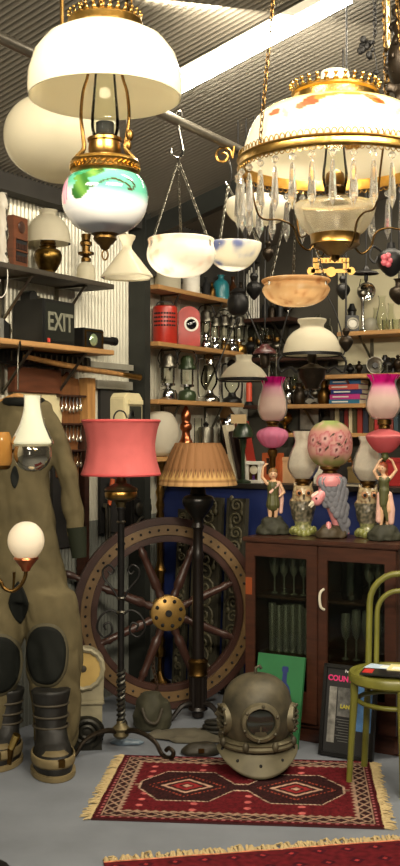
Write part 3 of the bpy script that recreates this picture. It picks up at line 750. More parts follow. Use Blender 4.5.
MB().lathe([(.001,0),(.032,0),(.036,-.006),(.03,-.014),(.018,-.018),(.001,-.02)], 28, M=Matrix.Translation((-.01,-.141,.055))@Matrix.Rotation(-PI/2,4,'X')).build('lens', mat('lens_glass', (170,190,150), .05, .6), o)
MB().tube([(.095,-.07,.07),(.3,-.07,.072)], .022, 16).build('side_tube', black, o)
MB().tube([(.27,-.07,.072),(.305,-.07,.072)], .026, 16).build('tube_ring', iron, o)
o = Px('folding_camera', 'old grey folding camera with bellows at the open end of the pine shelf', 'camera', sw(2, ZS2, .12), RZ_A)
o.box('case', grey, (-10,0,11), (9,16,22), bevel=.6)
o.mesh(lambda mb: [mb.box((-4+2*i,0,11),(1.1,15-i,19-1.2*i)) for i in range(5)], 'bellows', black)
o.box('lens_board', pewter, (6.5,0,10), (1.5,11,15))
o.mesh(lambda mb: mb.tube([(7,0,11),(11,0,11)],3.4,14), 'lens', chrome)
o.box('bed', wood_d, (0,0,.8), (16,13,1.5))

# things on the wall under the pine shelf
o = thing('slotted_tray', 'long dark slotted metal tray on the wall under the pine shelf', 'tray', Wp(twall(38), .05, 1.965), RZ_A)
MB().box((0,0,.035),(.74,.08,.07)).build('tray', iron, o, bevel=.006)
mb = MB()
for i in range(15): mb.box((-.33+.047*i,-.043,.038),(.012,.006,.05), Matrix.Translation((0,0,0)))
mb.split('slot', pewter, o, smooth=False)
o = thing('oar', 'long wooden oar shaft with brass tip laid along the wall battens', 'oar', Wp(twall(66), .135, 1.945), RZ_A)
MB().tube([(-.52,0,.055),(-.2,0,.03),(.1,0,.013),(.42,0,0)], [.013,.016,.016,.014], 10).build('shaft', wood_l, o)
MB().tube([(.36,0,.003),(.5,0,-.004),(.55,0,-.006)], [.0155,.018,.02], 12).build('brass_tip', brass, o)
o = thing('wood_panel', 'red-brown wooden panel on the wall behind the white vase-shaped lamp', 'panel', Wp(twall(31), .0, 1.82), RZ_A)
MB().box((0,-.03,.065),(.4,.05,.135)).build('panel', mahog, o, bevel=.004)
o = thing('enamel_panel', 'cream enamel panel hanging behind the white vase-shaped lamp', 'panel', Wp(twall(34), .0, 1.6), RZ_A)  # flat cream panel hung on the wall
MB().prism([(-.19,0),(.19,0),(.2,.1),(.175,.16),(.19,.225),(-.19,.225)], .03, Matrix.Translation((0,-.01,0))@Matrix.Rotation(PI/2,4,'X')).build('panel', creamy, o, bevel=.004)
# spoon rack + spoons
cw = Wp(twall(64), .012, 1.35)
rk = thing('spoon_rack', 'scalloped wooden wall rack with three ledges holding small souvenir spoons', 'rack', cw, RZ_A)
rw = mat('rack_wood', (124,78,40), .5, 0, .4, 6, .1, stretch=(8,8,1))
ol = [(-.1,0),(.1,0),(.11,.1),(.09,.17),(.11,.24),(.11,.36),(.09,.4),(.11,.5),(.1,.56),(.04,.57),(0,.6),(-.04,.57),(-.1,.56),(-.11,.5),(-.09,.4),(-.11,.36),(-.11,.24),(-.09,.17),(-.11,.1)]
MB().prism(ol, .018, Matrix.Rotation(PI/2,4,'X')).build('back_board', rw, rk, bevel=.003)
for z in (.15, .30, .46): MB().box((0,-.035,z),(.24,.05,.012)).build('ledge', wood_d, rk, bevel=.002)
sp = thing('souvenir_spoon', 'small silver souvenir spoon hanging in the scalloped wooden rack', 'spoon', (0,0,0), RZ_A, 'souvenir spoons in the wooden rack')
MB().sphere((0,0,0), .014, 10, 8, (.8,.35,1.15)).build('bowl', mat('spoon_silver', (226,220,200), .2, .9), sp)
MB().tube([(0,0,.014),(0,.004,.04),(0,0,.075)], [.003,.0022,.004], 6).build('stem', chrome, sp)
first = True
for z in (.085, .235, .40):
    for i in range(6):
        p = cw+AX*(-.085+.034*i)-BX*.045+Vector((0,0,z-.015+R.uniform(-.008,.008)))
        if first: sp.location = p; first = False
        else: dup(sp, p)
o = Px('enamel_timer', 'cream enamel box instrument with dark slanted screen hung between battens', 'instrument', Wp(twall(117), .0, 1.64), RZ_A)
o.mesh(lambda mb: mb.prism([(-16,0),(16,0),(16,28),(11,33),(-11,33),(-16,28)], 20, Matrix.Rotation(PI/2,4,'X')), 'case', creamy, bevel=.004)
o.box('screen', mat('dark_screen', (46,50,44), .15), (3,-20.4,11), (20,1,18))
o.box('visor', creamy, (2,-21,24), (24,3,5), bevel=.5)
o.tube('cable', black, [(-10,-21,2),(-11,-23,10),(-6,-23,15),(-2,-22,10)], 1, 6, smooth=5)
o = thing('timber_post', 'tall dark brown timber post beside the diving suit sleeve', 'post', Wp(twall(83, .035), .035, 0), RZ_A)
MB().box((0,0,.83),(.05,.06,1.66)).build('post', wood_d, o, bevel=.004)
o = Px('hand_pump', 'steel tube hand pump with orange handle hanging under the pink drum shade', 'pump', Wp(twall(101), .05, .87), RZ_A)
o.mesh(lambda mb: [mb.tube([(-2,0,0),(-2,0,50)],1.6,10), mb.tube([(3,0,6),(3,0,52)],1.8,10), mb.box((0,0,50),(9,4,4)), mb.box((0,0,1),(8,4,3))], 'barrel', pewter)
o.tube('handle', mat('orange_grip', (190,84,40), .5), [(1,-1,50),(7,-1,76)], [2,2.6], 10)
o = Px('meter_box', 'dark cast iron meter with two glass eyes, mounted behind the iron lamp pole', 'meter', Wp(twall(131), .0, 1.02), RZ_A)
o.box('case', iron, (0,-7,15), (34,14,28), bevel=2)
for x in (-8, 7): o.mesh(lambda mb: mb.lathe([(.1,0),(6,0),(6.5,-2),(4.5,-3),(.1,-2.4)], 20, M=Matrix.Translation((x,-14,18))@Matrix.Rotation(-PI/2,4,'X')), 'dial', pewter)
o.tube('lever', pewter, [(-12,-15,4),(-4,-17,10),(9,-17,4)], 1.2, 6, smooth=4)

# ------------------------------------------------------------------ hanging canvas diving suit
Y0 = 5.33
SX = lambda px, Y=Y0: u(px)*Y
SZ = lambda py, Y=Y0: H+(CY-py)*Y/F
suit = thing('diving_suit', 'hanging olive canvas diving suit with black knee patches and black cuffs', 'suit', (SX(22), Y0, 0))
x0 = SX(22); k = Y0/F
def P(px, py, dy=0): return ((px-22)*k, dy, SZ(py))
mb = MB()
secs = []
for (py, l, r, ry) in ((398,8,40,.06),(404,-2,52,.08),(418,-10,57,.10),(440,-12,54,.11),(480,-13,50,.12),(530,-16,55,.125),(570,-22,63,.12),(600,-30,73,.11)):
    secs.append((((l+r)/2-22)*k, 0, SZ(py), (r-l)/2*k, ry))
loft(mb, secs[::-1], 28)
for (s, cxs) in ((1, ((590,46,30,.115),(620,52,28,.115),(650,54,27,.12),(690,56,26.5,.12),(720,56,23.5,.115),(742,56,20,.10),(757,55,15,.09))),
                 (-1, ((590,2,30,.115),(620,-4,28,.115),(650,-7,27,.12),(690,-9,25,.12),(720,-10,21,.115),(745,-10,18,.10),(762,-10,15,.09)))):
    loft(mb, [((cx-22)*k, -.01*i*.4, SZ(py), rr*k, ry) for i, (py, cx, rr, ry) in enumerate(cxs)][::-1], 24)
for s, arm in ((1, [(45,415,.056),(59,440,.054),(68,475,.051),(74,510,.048),(78,533,.045)]), (-1, [(0,415,.056),(-15,440,.054),(-25,475,.051),(-33,510,.048),(-37,533,.045)])):
    for (a, b) in zip(arm, arm[1:]): cap(mb, P(a[0],a[1],-.01), P(b[0],b[1],-.02), a[2], b[2], 14)
canvas = mat('olive_canvas', (98,88,62), .85, 0, .38, 7, .4, spec=.2)
def wr(co, n):
    w_ = noise.noise(Vector((co.x*7, co.y*7, co.z*4)))*.014 + (abs(noise.noise(Vector((co.x*13+3, co.y*13, co.z*8+co.x*6))))-.2)*.022
    return co+n*w_
body = remesh(mb, 'canvas_body', canvas, .012, suit, smooth_it=5, disp=wr)
bvh_dg = bpy.context.evaluated_depsgraph_get()
from mathutils.bvhtree import BVHTree
bv = BVHTree.FromPolygons([v.co for v in body.data.vertices], [p.vertices for p in body.data.polygons])
def drape(name, m, cpx, cpy, rx, ry, parent, bv, thick=.006, n=2, sq=2.4, x_of=None, rings=8, seg=32, off=.004):
    vs = []; fs = []
    for j in range(rings+1):
        for i in range(seg):
            a = 2*PI*i/seg; q = j/rings
            e = (abs(math.cos(a))**sq+abs(math.sin(a))**sq)**(-1/sq)
            lx = ((cpx-22)+rx*q*math.cos(a)*e)*k; lz = SZ(cpy)+ry*q*math.sin(a)*e*k
            hit = bv.ray_cast(Vector((lx,-1.5,lz)), Vector((0,1,0)))
            y = hit[0].y if hit[0] else None
            vs.append([lx, y, lz])
    ys = [v[1] for v in vs if v[1] is not None]; mx = max(ys)
    for v in vs:
        v[1] = (mx if v[1] is None else v[1])-off
    for j in range(rings):
        for i in range(seg):
            l = (i+1) % seg; fs.append((j*seg+i, j*seg+l, (j+1)*seg+l, (j+1)*seg+i))
    return MB().add(vs, fs).build(name, m, parent, thick=thick)
rubber = mat('patch_rubber', (20,22,18), .8, 0, .35, 14, .2, spec=.2)
seam = mat('seam_tape', (70,64,44), .8)
for (cx, cy) in ((49,650),(2,660)):
    drape('patch_seam', seam, cx, cy, 22, 31, suit, bv, .004, off=.003)
    drape('knee_patch', rubber, cx, cy, 19.5, 28, suit, bv, .008, off=.005)
drape('crotch_patch', rubber, 22, 600, 10, 22, suit, bv, .008, sq=1.3)
drape('chest_patch', rubber, 19, 476, 4, 11, suit, bv, .006, sq=1.6)
for s, a, b in ((1,(77,527),(80,557)),(-1,(-36,527),(-40,557))):
    MB().tube([P(*a,-.02), P(*b,-.03)], [.05,.036], 18).build('cuff', mat('rubber_cuff', (26,30,18), .8, spec=.2), suit)
MB().torus((0,0,0), .085, .022, 28, 10, M=Matrix.Translation(P(24,402))@Matrix.Scale(1.0,4)).build('neck_collar', rubber, suit)
hg = thing('coat_hanger', 'wooden coat hanger carrying the olive diving suit', 'hanger', (SX(18), Y0, SZ(402)))
MB().tube(sm([(-.16,0,-.05),(-.08,0,.0),(0,0,.03),(.08,0,-.01),(.14,0,-.06)],6), .014, 10).build('bar', wood_l, hg)
MB().tube(sm([(0,0,.06),(0,0,.2),(0,.02,ZS2-SZ(402)-.05),(0,.06,ZS2-SZ(402)-.012),(0,.085,ZS2-SZ(402)-.04)],5), .004, 6).build('hook', pewter, hg)

# diving boots, brass torch, dial housing
lea = mat('old_leather', (62,54,38), .7, 0, .4, 12, .3); strapm = mat('strap_leather', (128,112,76), .7, 0, .3, 14, .2)
def boot(label, px, py, rz, sc_=1.0):
    Y = yfloor(py); o = thing('diving_boot', label, 'boot', (u(px)*Y, Y, 0), rz)
    mb = MB(); S = sc_
    loft(mb, [(0,.0,.0,.072*S,.13*S),(0,0,.045*S,.074*S,.132*S),(0,.01,.08*S,.070*S,.12*S),(0,.04*S,.115*S,.062*S,.085*S),(0,.065*S,.16*S,.058*S,.062*S),(0,.07*S,.24*S,.066*S,.064*S),(0,.07*S,.30*S,.078*S,.07*S)], 24)
    remesh(mb, 'upper', mat('black_leather', (24,22,18), .55, 0, .4, 16, .2), .008, o, disp=lambda c, n: c+n*.004*noise.noise(c*22))
    MB().prism([(.084*S*math.cos(a),.142*S*math.sin(a)) for a in (2*PI*i/24 for i in range(24))], .028, ).build('sole', strapm, o, bevel=.004)
    MB().lathe([(.078*S,0),(.081*S,.01),(.081*S,.035),(.078*S,.045)], 32, (0,0,.045*S), sy=1.62).build('foot_strap', strapm, o, thick=.005)
    MB().box((.02,-.128*S,.068*S),(.034,.012,.04)).build('buckle', dbrass, o, bevel=.003)
    t = MB().lathe([(.001,.02),(.045,.018),(.066,.0)], 20, sy=.9, c=(0,-.055*S,.085*S)).build('toe_cap', mat('toe_leather', (112,98,66), .6, 0, .4, 12, .2), o)
    mb = MB()
    for z in (.16,.2,.245): mb.torus((0,.07*S,z*S), .067*S, .006, 24, 6)
    mb.build('lacing', lea, o)
    return o
boot('black lace-up diving boot with pale leather strap and buckle below the suit', 53, 772, .25, 1.25)
boot('second diving boot with pale strap beside the brass torch', 2, 763, -.1, 1.15)
Y = 5.12
o = thing('brass_torch', 'polished brass torch tube leaning between the two diving boots', 'torch', at(11, 770, Y)+Vector((0,0,0)), 0); o.location.z = 0
MB().tube([(-.02,.02,.0),(.0,.0,.11)], .016, 14).build('tube', dbrass, o)
MB().tube([(.0,.0,.105),(.03,-.01,.172)], [.017,.02], 16).build('head', mat('bright_brass', (226,190,112), .2, 1), o)
Yd = 5.6
o = Px('pump_gauge', 'cast housing with large cream dial standing beside the suit leg', 'gauge', Vector((u(86)*Yd, Yd, 0)), .12)
castm = mat('cast_grey', (158,150,122), .6, .1, .35, 14, .2)
zb = H*F/Yd - 300     # px of floor below py 733 reference
FZ = lambda py: H/(Yd/F) - (py-CY)
o.mesh(lambda mb: mb.box((0,6,FZ(728)/2),(34,22,FZ(728))), 'plinth', iron, bevel=.008)
o.mesh(lambda mb: mb.box((0,4,(FZ(703)+FZ(728))/2),(32,24,25)), 'lower_case', castm, bevel=.006)
o.mesh(lambda mb: mb.box((0,4,FZ(701)),(36,28,4)), 'ledge', castm, bevel=.006)
o.mesh(lambda mb: mb.prism([(-17,FZ(699)),(17,FZ(699)),(18,FZ(665))]+[(20*math.cos(a)-1,FZ(667)+20*math.sin(a)) for a in (PI*i/14 for i in range(15))]+[(-18,FZ(665))], 18, Matrix.Translation((0,10,0))@Matrix.Rotation(PI/2,4,'X')), 'housing', castm, bevel=.005)
MD = Matrix.Translation((-3,-8,FZ(667)))@Matrix.Rotation(-PI/2,4,'X')
o.mesh(lambda mb: mb.lathe([(18,0),(20.5,-1),(21.5,-3),(19.5,-4.5),(17,-3)], 48, M=MD, rip=ripw(16,.025)), 'bezel', castm)
o.mesh(lambda mb: mb.lathe([(.1,-1),(17.8,-1),(17.8,0)], 40, M=MD), 'dial_face', mat('dial_cream', (190,160,92), .6, 0, .2, 8))
o.mesh(lambda mb: mb.lathe([(.1,-2.4),(3,-2.2),(3.6,-1)], 20, M=MD), 'hub', pewter)
sc2 = thing('scroll_casting', 'black iron scroll casting on the floor in front of the dial housing', 'casting', Vector((u(86)*5.45, 5.45, 0)), .1)
mb = MB(); kk = 5.45/F
mb.tube([(p[0]*kk, 0, (17+p[2])*kk) for p in spiral(15, 3, 2.1, 40, -1.2)], [3.2*kk-.0001*i for i in range(41)], 8)
mb.sphere((0,.05,.08), .08, 16, 10, (1.2,.7,1)); mb.box((0,.05,.02),(.16,.12,.04))
mb.build('casting', mat('oily_iron', (40,38,30), .45, .5, .4, 18, .2), sc2)

# ------------------------------------------------------------------ wall-side sconces at the frame edge on a black display pole
dp = thing('display_pole', 'slim black display pole carrying the globe and vase-shaped lamps', 'stand', (u(-34)*3.9, 3.9, 0))
MB().lathe([(.16,0),(.16,.012),(.05,.03),(.016,.05),(.014,1.75),(.02,1.77),(.001,1.79)], 20).build('pole', iron, dp)
kk = 3.9/F
B = 560
gs = Px('globe_sconce', 'small round white globe light on a curved brass arm in front of the suit', 'lamp', at(26, B, 3.9))
gs.lathe('globe', mat('bright_opal', (250,240,222), .08, kind='milk'), [(6,0),(12,4),(17,12),(18.3,19.5),(16.5,28),(11,35),(5,38),(.1,38.6)], 44, smooth=4)
gs.lathe('gallery', copper, [(9,2.5),(12,3),(12.5,1),(11,-.5),(8,-4),(5,-8),(4,-11),(1,-11)], 32)
gs.tube('arm', dbrass, [(0,0,-9),(-1,0,-17),(-6,0,-26),(-14,0,-31),(-22,0,-28),(-27,0,-20),(-40,0,-16),(-60,0,-15)], 2.0, 10, smooth=6)
gs.tube('arm_tap', dbrass, [(-13,0,-30),(-12,0,-18),(-12,0,-12)], [1,1.4,1.8], 8)
B = 472
vs_ = Px('vase_shade_lamp', 'white vase-shaped glass shade over a silvered globe in front of the suit', 'lamp', at(32.5, B, 3.9))
vs_.lathe('flared_shade', mat('bright_milk', (238,240,222), .1, kind='milk'), [(20.5,28),(20.8,31),(17,39),(12,50),(9,62),(8.3,72),(9,76),(9.5,76.6)], 44, smooth=4)
vs_.lathe('silvered_globe', mat('mercury_glass', (190,182,162), .06, .95, .2, 14), [(.1,0),(8,1.5),(15,7),(18.5,15),(18.5,22),(17,27),(15,30)], 44, smooth=4)
vs_.lathe('collar', cream, [(17,25.5),(19,27),(19,29.5),(17,30.5)], 40)
vs_.tube('arm', dbrass, [(-16,2,24),(-30,6,14),(-44,4,6),(-66,0,4)], 1.6, 8, smooth=5)
B = 466
am = Px('amber_shade_lamp', 'amber glass shade lamp beside the silvered globe, cut by the frame', 'lamp', at(0, B, 3.9))
am.lathe('shade', mat('amber_glass', (198,144,72), .15, kind='frost'), [(10,0),(12,6),(12,24),(10,32),(9,34)], 36, smooth=3)
am.lathe('neck', dbrass, [(3,-4),(9,-3),(11,0),(9,2)], 28)
am.tube('arm', dbrass, [(0,0,-3),(-14,0,-9),(-34,0,-8)], 1.6, 8, smooth=5)
# ------------------------------------------------------------------ shelves beyond the post
def canister(label, px, z, d, r, hgt, m, name='canister'):
    o = Px(name, label, name.split('_')[-1], sw(px, z, d))
    o.lathe('body', m, [(.1,0),(r,0),(r,hgt*.9),(r*.9,hgt*.94),(.1,hgt*.96)], 28, sharp=True)
    o.lathe('lid', m, [(r*1.04,hgt*.86),(r*1.05,hgt*.95),(r*.6,hgt),(.1,hgt*1.01)], 28)
    return o
canister('wide cream canister on the topmost pine shelf behind the pink-veined bowl', 168, ZM1, .09, 13, 24, cream)
canister('tall white canister beside the wide cream canister', 191, ZM1, .09, 9, 22, white)
o = Px('teal_bottle', 'teal enamel bottle with narrow neck on the topmost pine shelf', 'bottle', sw(221, ZM1, .1))
o.lathe('bottle', mat('teal_enamel', (40,120,130), .3), [(.1,0),(8,0),(8.4,3),(8,14),(6,19),(3,21),(3,24),(4,25),(.1,25.4)], 24, smooth=3)
for i, (px, r, hh, m, lb) in enumerate(((206,4,20,soot,'dark narrow bottle between white canister and teal bottle'),(212,3.5,16,dbrass,'short brassy bottle close beside the teal bottle'),(233,4.5,26,mat('brown_glass',(60,36,20),.1),'brown glass bottle just past the teal bottle'),(241,4,22,bronze,'bronze bottle at the far end of the topmost pine shelf'))):
    o = Px('small_bottle', lb, 'bottle', sw(px, ZM1, .1))
    o.lathe('bottle', m, [(.1,0),(r,0),(r,hh*.55),(r*.4,hh*.75),(r*.4,hh*.95),(r*.55,hh),(.1,hh)], 18, smooth=2)
# red heater drum and red eyed lantern case
o = Px('red_heater', 'round red enamel heater drum with rows of slots on the pine shelf', 'heater', sw(165, ZM2, .083))
o.lathe('drum', red, [(.1,0),(12,0),(12.4,1),(12.4,34),(11.8,37),(10,38),(.1,38)], 40)
def slots(mb):
    for r_ in range(4):
        for i in range(9):
            a = -PI/2-.9+.225*i; mb.box((0,0,0),(2.1,.6,1.7), Matrix.Translation((12.45*math.cos(a),12.45*math.sin(a),18+4*r_))@Matrix.Rotation(a+PI/2,4,'Z'))
o.mesh(slots, 'slot', soot, smooth=False, split=1)
o.tube('carry_handle', iron, [(-9,0,37),(-6,0,42),(6,0,42),(9,0,37)], .7, 6, smooth=5)
o = Px('red_lantern_case', 'red round-topped lantern case with two white-ringed glass eyes on the pine shelf', 'lantern', sw(188, ZM2, .085), .15)
o.mesh(lambda mb: mb.prism([(-11,0),(11,0),(11,30)]+[(11*math.cos(a),30+10*math.sin(a)) for a in (PI*i/14 for i in range(15))]+[(-11,30)], 18, Matrix.Translation((0,9,0))@Matrix.Rotation(PI/2,4,'X')), 'case', red, bevel=.004)
for (M, nm) in ((Matrix.Translation((2,-9,22))@Matrix.Rotation(-PI/2,4,'X'),'eye'),(Matrix.Translation((-11,0,22))@Matrix.Rotation(-PI/2,4,'Y'),'eye')):
    e_ = o.mesh(lambda mb: mb.lathe([(5.2,0),(7,0),(7.2,-1 if True else 0),(5.2,-1.2)], 28, M=M), 'eye_ring', white)
    o.mesh(lambda mb: mb.lathe([(.1,-1.6),(3,-1.4),(5.4,-.4)], 24, M=M), 'lens', mat('black_lens', (14,14,16), .06), e_)
# kerosene and pressure lanterns
def pressure_lantern(label, px, z, d, sc_=1., tank=chrome, hood=pewter):
    o = Px('pressure_lantern', label, 'lantern', sw(px, z, d), 0, None); s = sc_
    o.lathe('tank', tank, [(.1,0),(8*s,0),(8.5*s,1.5*s),(8.5*s,6*s),(7*s,9*s),(3*s,10.5*s),(3*s,13*s)], 24)
    o.lathe('collar', chrome, [(3*s,12*s),(6.5*s,13*s),(6.5*s,15*s),(3*s,15*s)], 20)
    o.lathe('glass', clear, [(5.5*s,15*s),(6*s,19*s),(6*s,28*s),(5.5*s,30*s)], 20)
    o.lathe('mantle', frosted, [(.1,17*s),(2*s,19*s),(2*s,25*s),(1*s,27*s)], 12)
    o.lathe('hood', hood, [(8*s,29*s),(8.2*s,31*s),(6*s,34*s),(6*s,38*s),(4*s,41*s),(.1,42*s)], 24)
    o.mesh(lambda mb: [mb.tube([(6.6*s*math.cos(a),6.6*s*math.sin(a),13*s),(6.6*s*math.cos(a),6.6*s*math.sin(a),31*s)],.5*s,5) for a in (PI/4+PI/2*i for i in range(4))], 'guard_rod', chrome, split=1)
    o.tube('bail_handle', iron, [(-7*s,0,32*s),(-9*s,0,38*s),(-5*s,0,46*s),(5*s,0,46*s),(9*s,0,38*s),(7*s,0,32*s)], .5, 5, smooth=4)
    return o
def hurricane(label, px, z, d, s=1., m=pewter):
    o = Px('hurricane_lamp', label, 'lantern', sw(px, z, d))
    o.lathe('tank', m, [(.1,0),(10*s,0),(11*s,2*s),(10*s,5*s),(5*s,8*s),(4*s,12*s)], 24, smooth=2)
    o.lathe('glass', clear, [(4*s,12*s),(8*s,18*s),(8.5*s,25*s),(6*s,34*s),(4.5*s,38*s)], 24, smooth=3)
    o.lathe('chimney_cap', m, [(5*s,37*s),(6*s,38*s),(5*s,42*s),(6*s,43*s),(3*s,48*s),(.1,49*s)], 20)
    for q in (-1, 1): o.tube('side_tube', m, [(q*9*s,0,4*s),(q*11*s,0,10*s),(q*11*s,0,40*s),(q*6*s,0,44*s)], 1.1*s, 7, smooth=4)
    return o
for px, d, s, t, lb in ((206,.08,.95,chrome,'first chrome pressure lantern past the red lantern case'),(215,.1,.82,chrome,'second chrome pressure lantern past the red lantern case'),
    (224,.07,.9,dbrass,'brass tanked pressure lantern in the row past the red lantern case'),(232,.1,.85,chrome,'chrome pressure lantern next after the brass tanked one'),(239,.07,.95,brass,'bright brass pressure lantern at the end of the shelf with the red cases')):
    pressure_lantern(lb, px, ZM2, d, s, t)
pressure_lantern('chrome tanked pressure lantern at the near end of the shelf with the green lantern', 168, ZM3, .1, 1.12, chrome)
greenl = mat('green_enamel', (52,66,40), .3, .2, .3, 12)
pressure_lantern('green tanked pressure lantern between chrome lantern and silver hurricane lamp', 187, ZM3, .1, 1.1, greenl, greenl)
hurricane('silver hurricane lamp with wide foot at the end of the green lantern shelf', 209, ZM3, .09, 1.0, chrome)
hurricane('dark hurricane lamp almost behind the small milk glass lamp', 232, ZM3, .09, .9, iron)
# lowest shelf: globe floor lamp stands beside; copper burner, jar
o = Px('copper_burner', 'small copper oil lamp burner on the low pine shelf behind the pleated shade', 'burner', sw(186, ZM4, .1))
o.lathe('body', copper, [(.1,0),(7,0),(8,8),(7,14),(5,18),(4,24),(6,27),(6,31),(4,34),(5,40),(3,46),(1,50)], 28, smooth=3)
o = Px('glass_demijohn', 'dark olive glass jar on the low pine shelf behind the pleated shade', 'jar', sw(226, ZM4, .09))
o.lathe('jar', mat('olive_glass', (70,64,34), .08, kind='thin', spec=1.2), [(.1,0),(12,0),(13,4),(13.5,24),(11,36),(6,44),(4,48),(5,50)], 36, smooth=3)
o.lathe('contents', mat('brown_oil', (40,32,14), .3), [(.1,.8),(11,.8),(12.2,5),(12.4,20),(.1,20)], 28)
o = Px('metal_cylinder', 'grey metal drum between the copper burner and the dark glass jar', 'drum', sw(206, ZM4, .07))
o.lathe('drum', pewter, [(.1,0),(8,0),(8,26),(7,28),(.1,28)], 26)
o.lathe('knob', iron, [(2,28),(3,31),(.1,33)], 14)
# long pale glass rods standing on the short dark end shelf
gr = None
for i in range(6):
    px = 247+2.3*i
    o = Px('glass_rod', 'long pale glass rod upright on the short dark end shelf', 'rod', se(px, 2.42, .18+.02*(i%2)), 0, 'pale glass rods on the short dark shelf')
    o.lathe('rod', white, [(.1,0),(1,0),(1,44+3*(i%3)),(.6,47+3*(i%3)),(.1,47+3*(i%3))], 12)
for i, (px, hh, lb) in enumerate(((266,22,'dark bottle nearest the pale glass rods'),(272,18,'second dark bottle from the pale glass rods'),(280,24,'third dark bottle from the pale glass rods'))):
    o = Px('dark_bottle', lb, 'bottle', se(px, 2.42, .16))
    o.lathe('bottle', (soot, bronze, iron)[i], [(.1,0),(4,0),(4.2,2),(4,hh*.6),(1.6,hh*.75),(1.6,hh)], 18, smooth=2)

# ------------------------------------------------------------------ end wall shelves
def oil_lamp(label, px, z, d, s=1., body=brass, hgt=46, placer=None, glassm=None):
    o = Px('oil_lamp', label, 'lamp', (placer or se)(px, z, d))
    o.lathe('base', body, [(.1,0),(6*s,0),(6*s,2*s),(2*s,5*s),(2*s,8*s),(6*s,11*s),(8*s,15*s),(6*s,19*s),(3*s,21*s)], 26, smooth=2)
    o.lathe('burner', dbrass, [(3*s,20*s),(4.5*s,22*s),(4*s,26*s)], 20)
    o.lathe('chimney', glassm or clear, [(3.6*s,25*s),(6*s,31*s),(4.5*s,38*s),(3*s,hgt*.8*s),(3*s,hgt*s),(3.6*s,hgt*s+1)], 22, smooth=3)
    return o
o = Px('dial_lamp', 'black railway lamp with round white lens on the high end shelf', 'lamp', se(352, ZE1, .14))
o.mesh(lambda mb: mb.box((0,0,9),(13,10,18)), 'case', black, bevel=.006)
o.mesh(lambda mb: mb.lathe([(.1,-2),(4,-1.6),(4.2,0)], 24, M=Matrix.Translation((0,-5,9.5))@Matrix.Rotation(-PI/2,4,'X')), 'lens', white)
o.mesh(lambda mb: mb.lathe([(4.2,0),(6,0),(6,-2.5),(4.4,-2.5),(4.2,0)], 24, M=Matrix.Translation((0,-5,9.5))@Matrix.Rotation(-PI/2,4,'X')), 'lens_rim', pewter)
o.lathe('chimney', black, [(4,18),(4,22),(5,23),(3,27),(2,30)], 16)
o = Px('reflector_lamp', 'silver column lamp with round mirror reflector on the high end shelf', 'lamp', se(363, ZE1, .17))
o.lathe('column', chrome, [(.1,0),(5.5,0),(5,2),(2,4),(1.6,8),(1.8,30),(2.6,33),(2,36)], 24)
o.mesh(lambda mb: mb.lathe([(.1,0),(5,.6),(8.5,2.2),(9.2,3)], 32, M=Matrix.Translation((3,0,42))@Matrix.Rotation(PI/2+.35,4,'X')), 'reflector', mat('mirror', (205,202,192), .12, 1), thick=.003)
o.lathe('font', pewter, [(2,35),(5,38),(5,41),(3,43)], 20)
o.lathe('glass', clear, [(2.6,43),(4,47),(2.6,54)], 18, smooth=2)
o = Px('sphere_lamp', 'small frosted round lamp beside the silver reflector lamp', 'lamp', se(371, ZE1, .13))
o.lathe('globe', mat('frost_plain', (210,208,190), .2, kind='frost'), [(3,1),(6,4),(7,8.5),(5.4,13),(2.5,15)], 28, smooth=3); o.lathe('foot', chrome, [(.1,0),(4,0),(3,1.6)], 18)
chimp = lambda label, px, d, s: Px('lamp_chimney', label, 'chimney', se(px, ZE1, d)).lathe('glass', clear, [(4*s,0),(4.2*s,3*s),(6.6*s,10*s),(6*s,17*s),(3.6*s,26*s),(3.4*s,33*s),(4.6*s,36*s)], 26, smooth=3)
chimp('tallest clear glass lamp chimney with flared lip on the high end shelf', 382, .16, 1.0)
chimp('short clear glass lamp chimney between the round frosted lamp and the tallest chimney', 376, .09, .7)
chimp('clear glass lamp chimney at the frame edge of the high end shelf', 391, .11, .8)
for px, lb in ((386,'tumbler standing before the tallest clear chimney'),(396,'tumbler at the frame edge before the end chimney')):
    o = Px('glass_tumbler', 'small clear glass '+lb, 'glass', se(px, ZE1, .22)); o.lathe('glass', clear, [(.1,0),(3.5,0),(4,11),(3.6,11),(3.2,1)], 20)
names_ = ('iron','bronze','chrome','brass','black','pewter','copper','dull')
for i, (px, s_, bm, lb) in enumerate(((251,.85,iron,'black iron oil lamp nearest the pale glass rods'),(259,.75,chrome,'small silver oil lamp second in the crowded dark row'),(268,.9,bronze,'bronze oil lamp third in the crowded dark row'),
    (277,.8,pewter,'pewter oil lamp fourth in the crowded dark row'),(318,.9,iron,'black iron oil lamp just beyond the large milk glass shade'),(328,.8,bronze,'bronze oil lamp at the end of the crowded dark row'))):
    oil_lamp(lb, px, 2.14, .13, s_, bm)
for i, (px, s_, bm, lb) in enumerate(((288,.8,chrome,'silver oil lamp behind the amber bowl rim on the short dark shelf'),)):
    oil_lamp(lb, px, 2.42, .13, s_, bm)
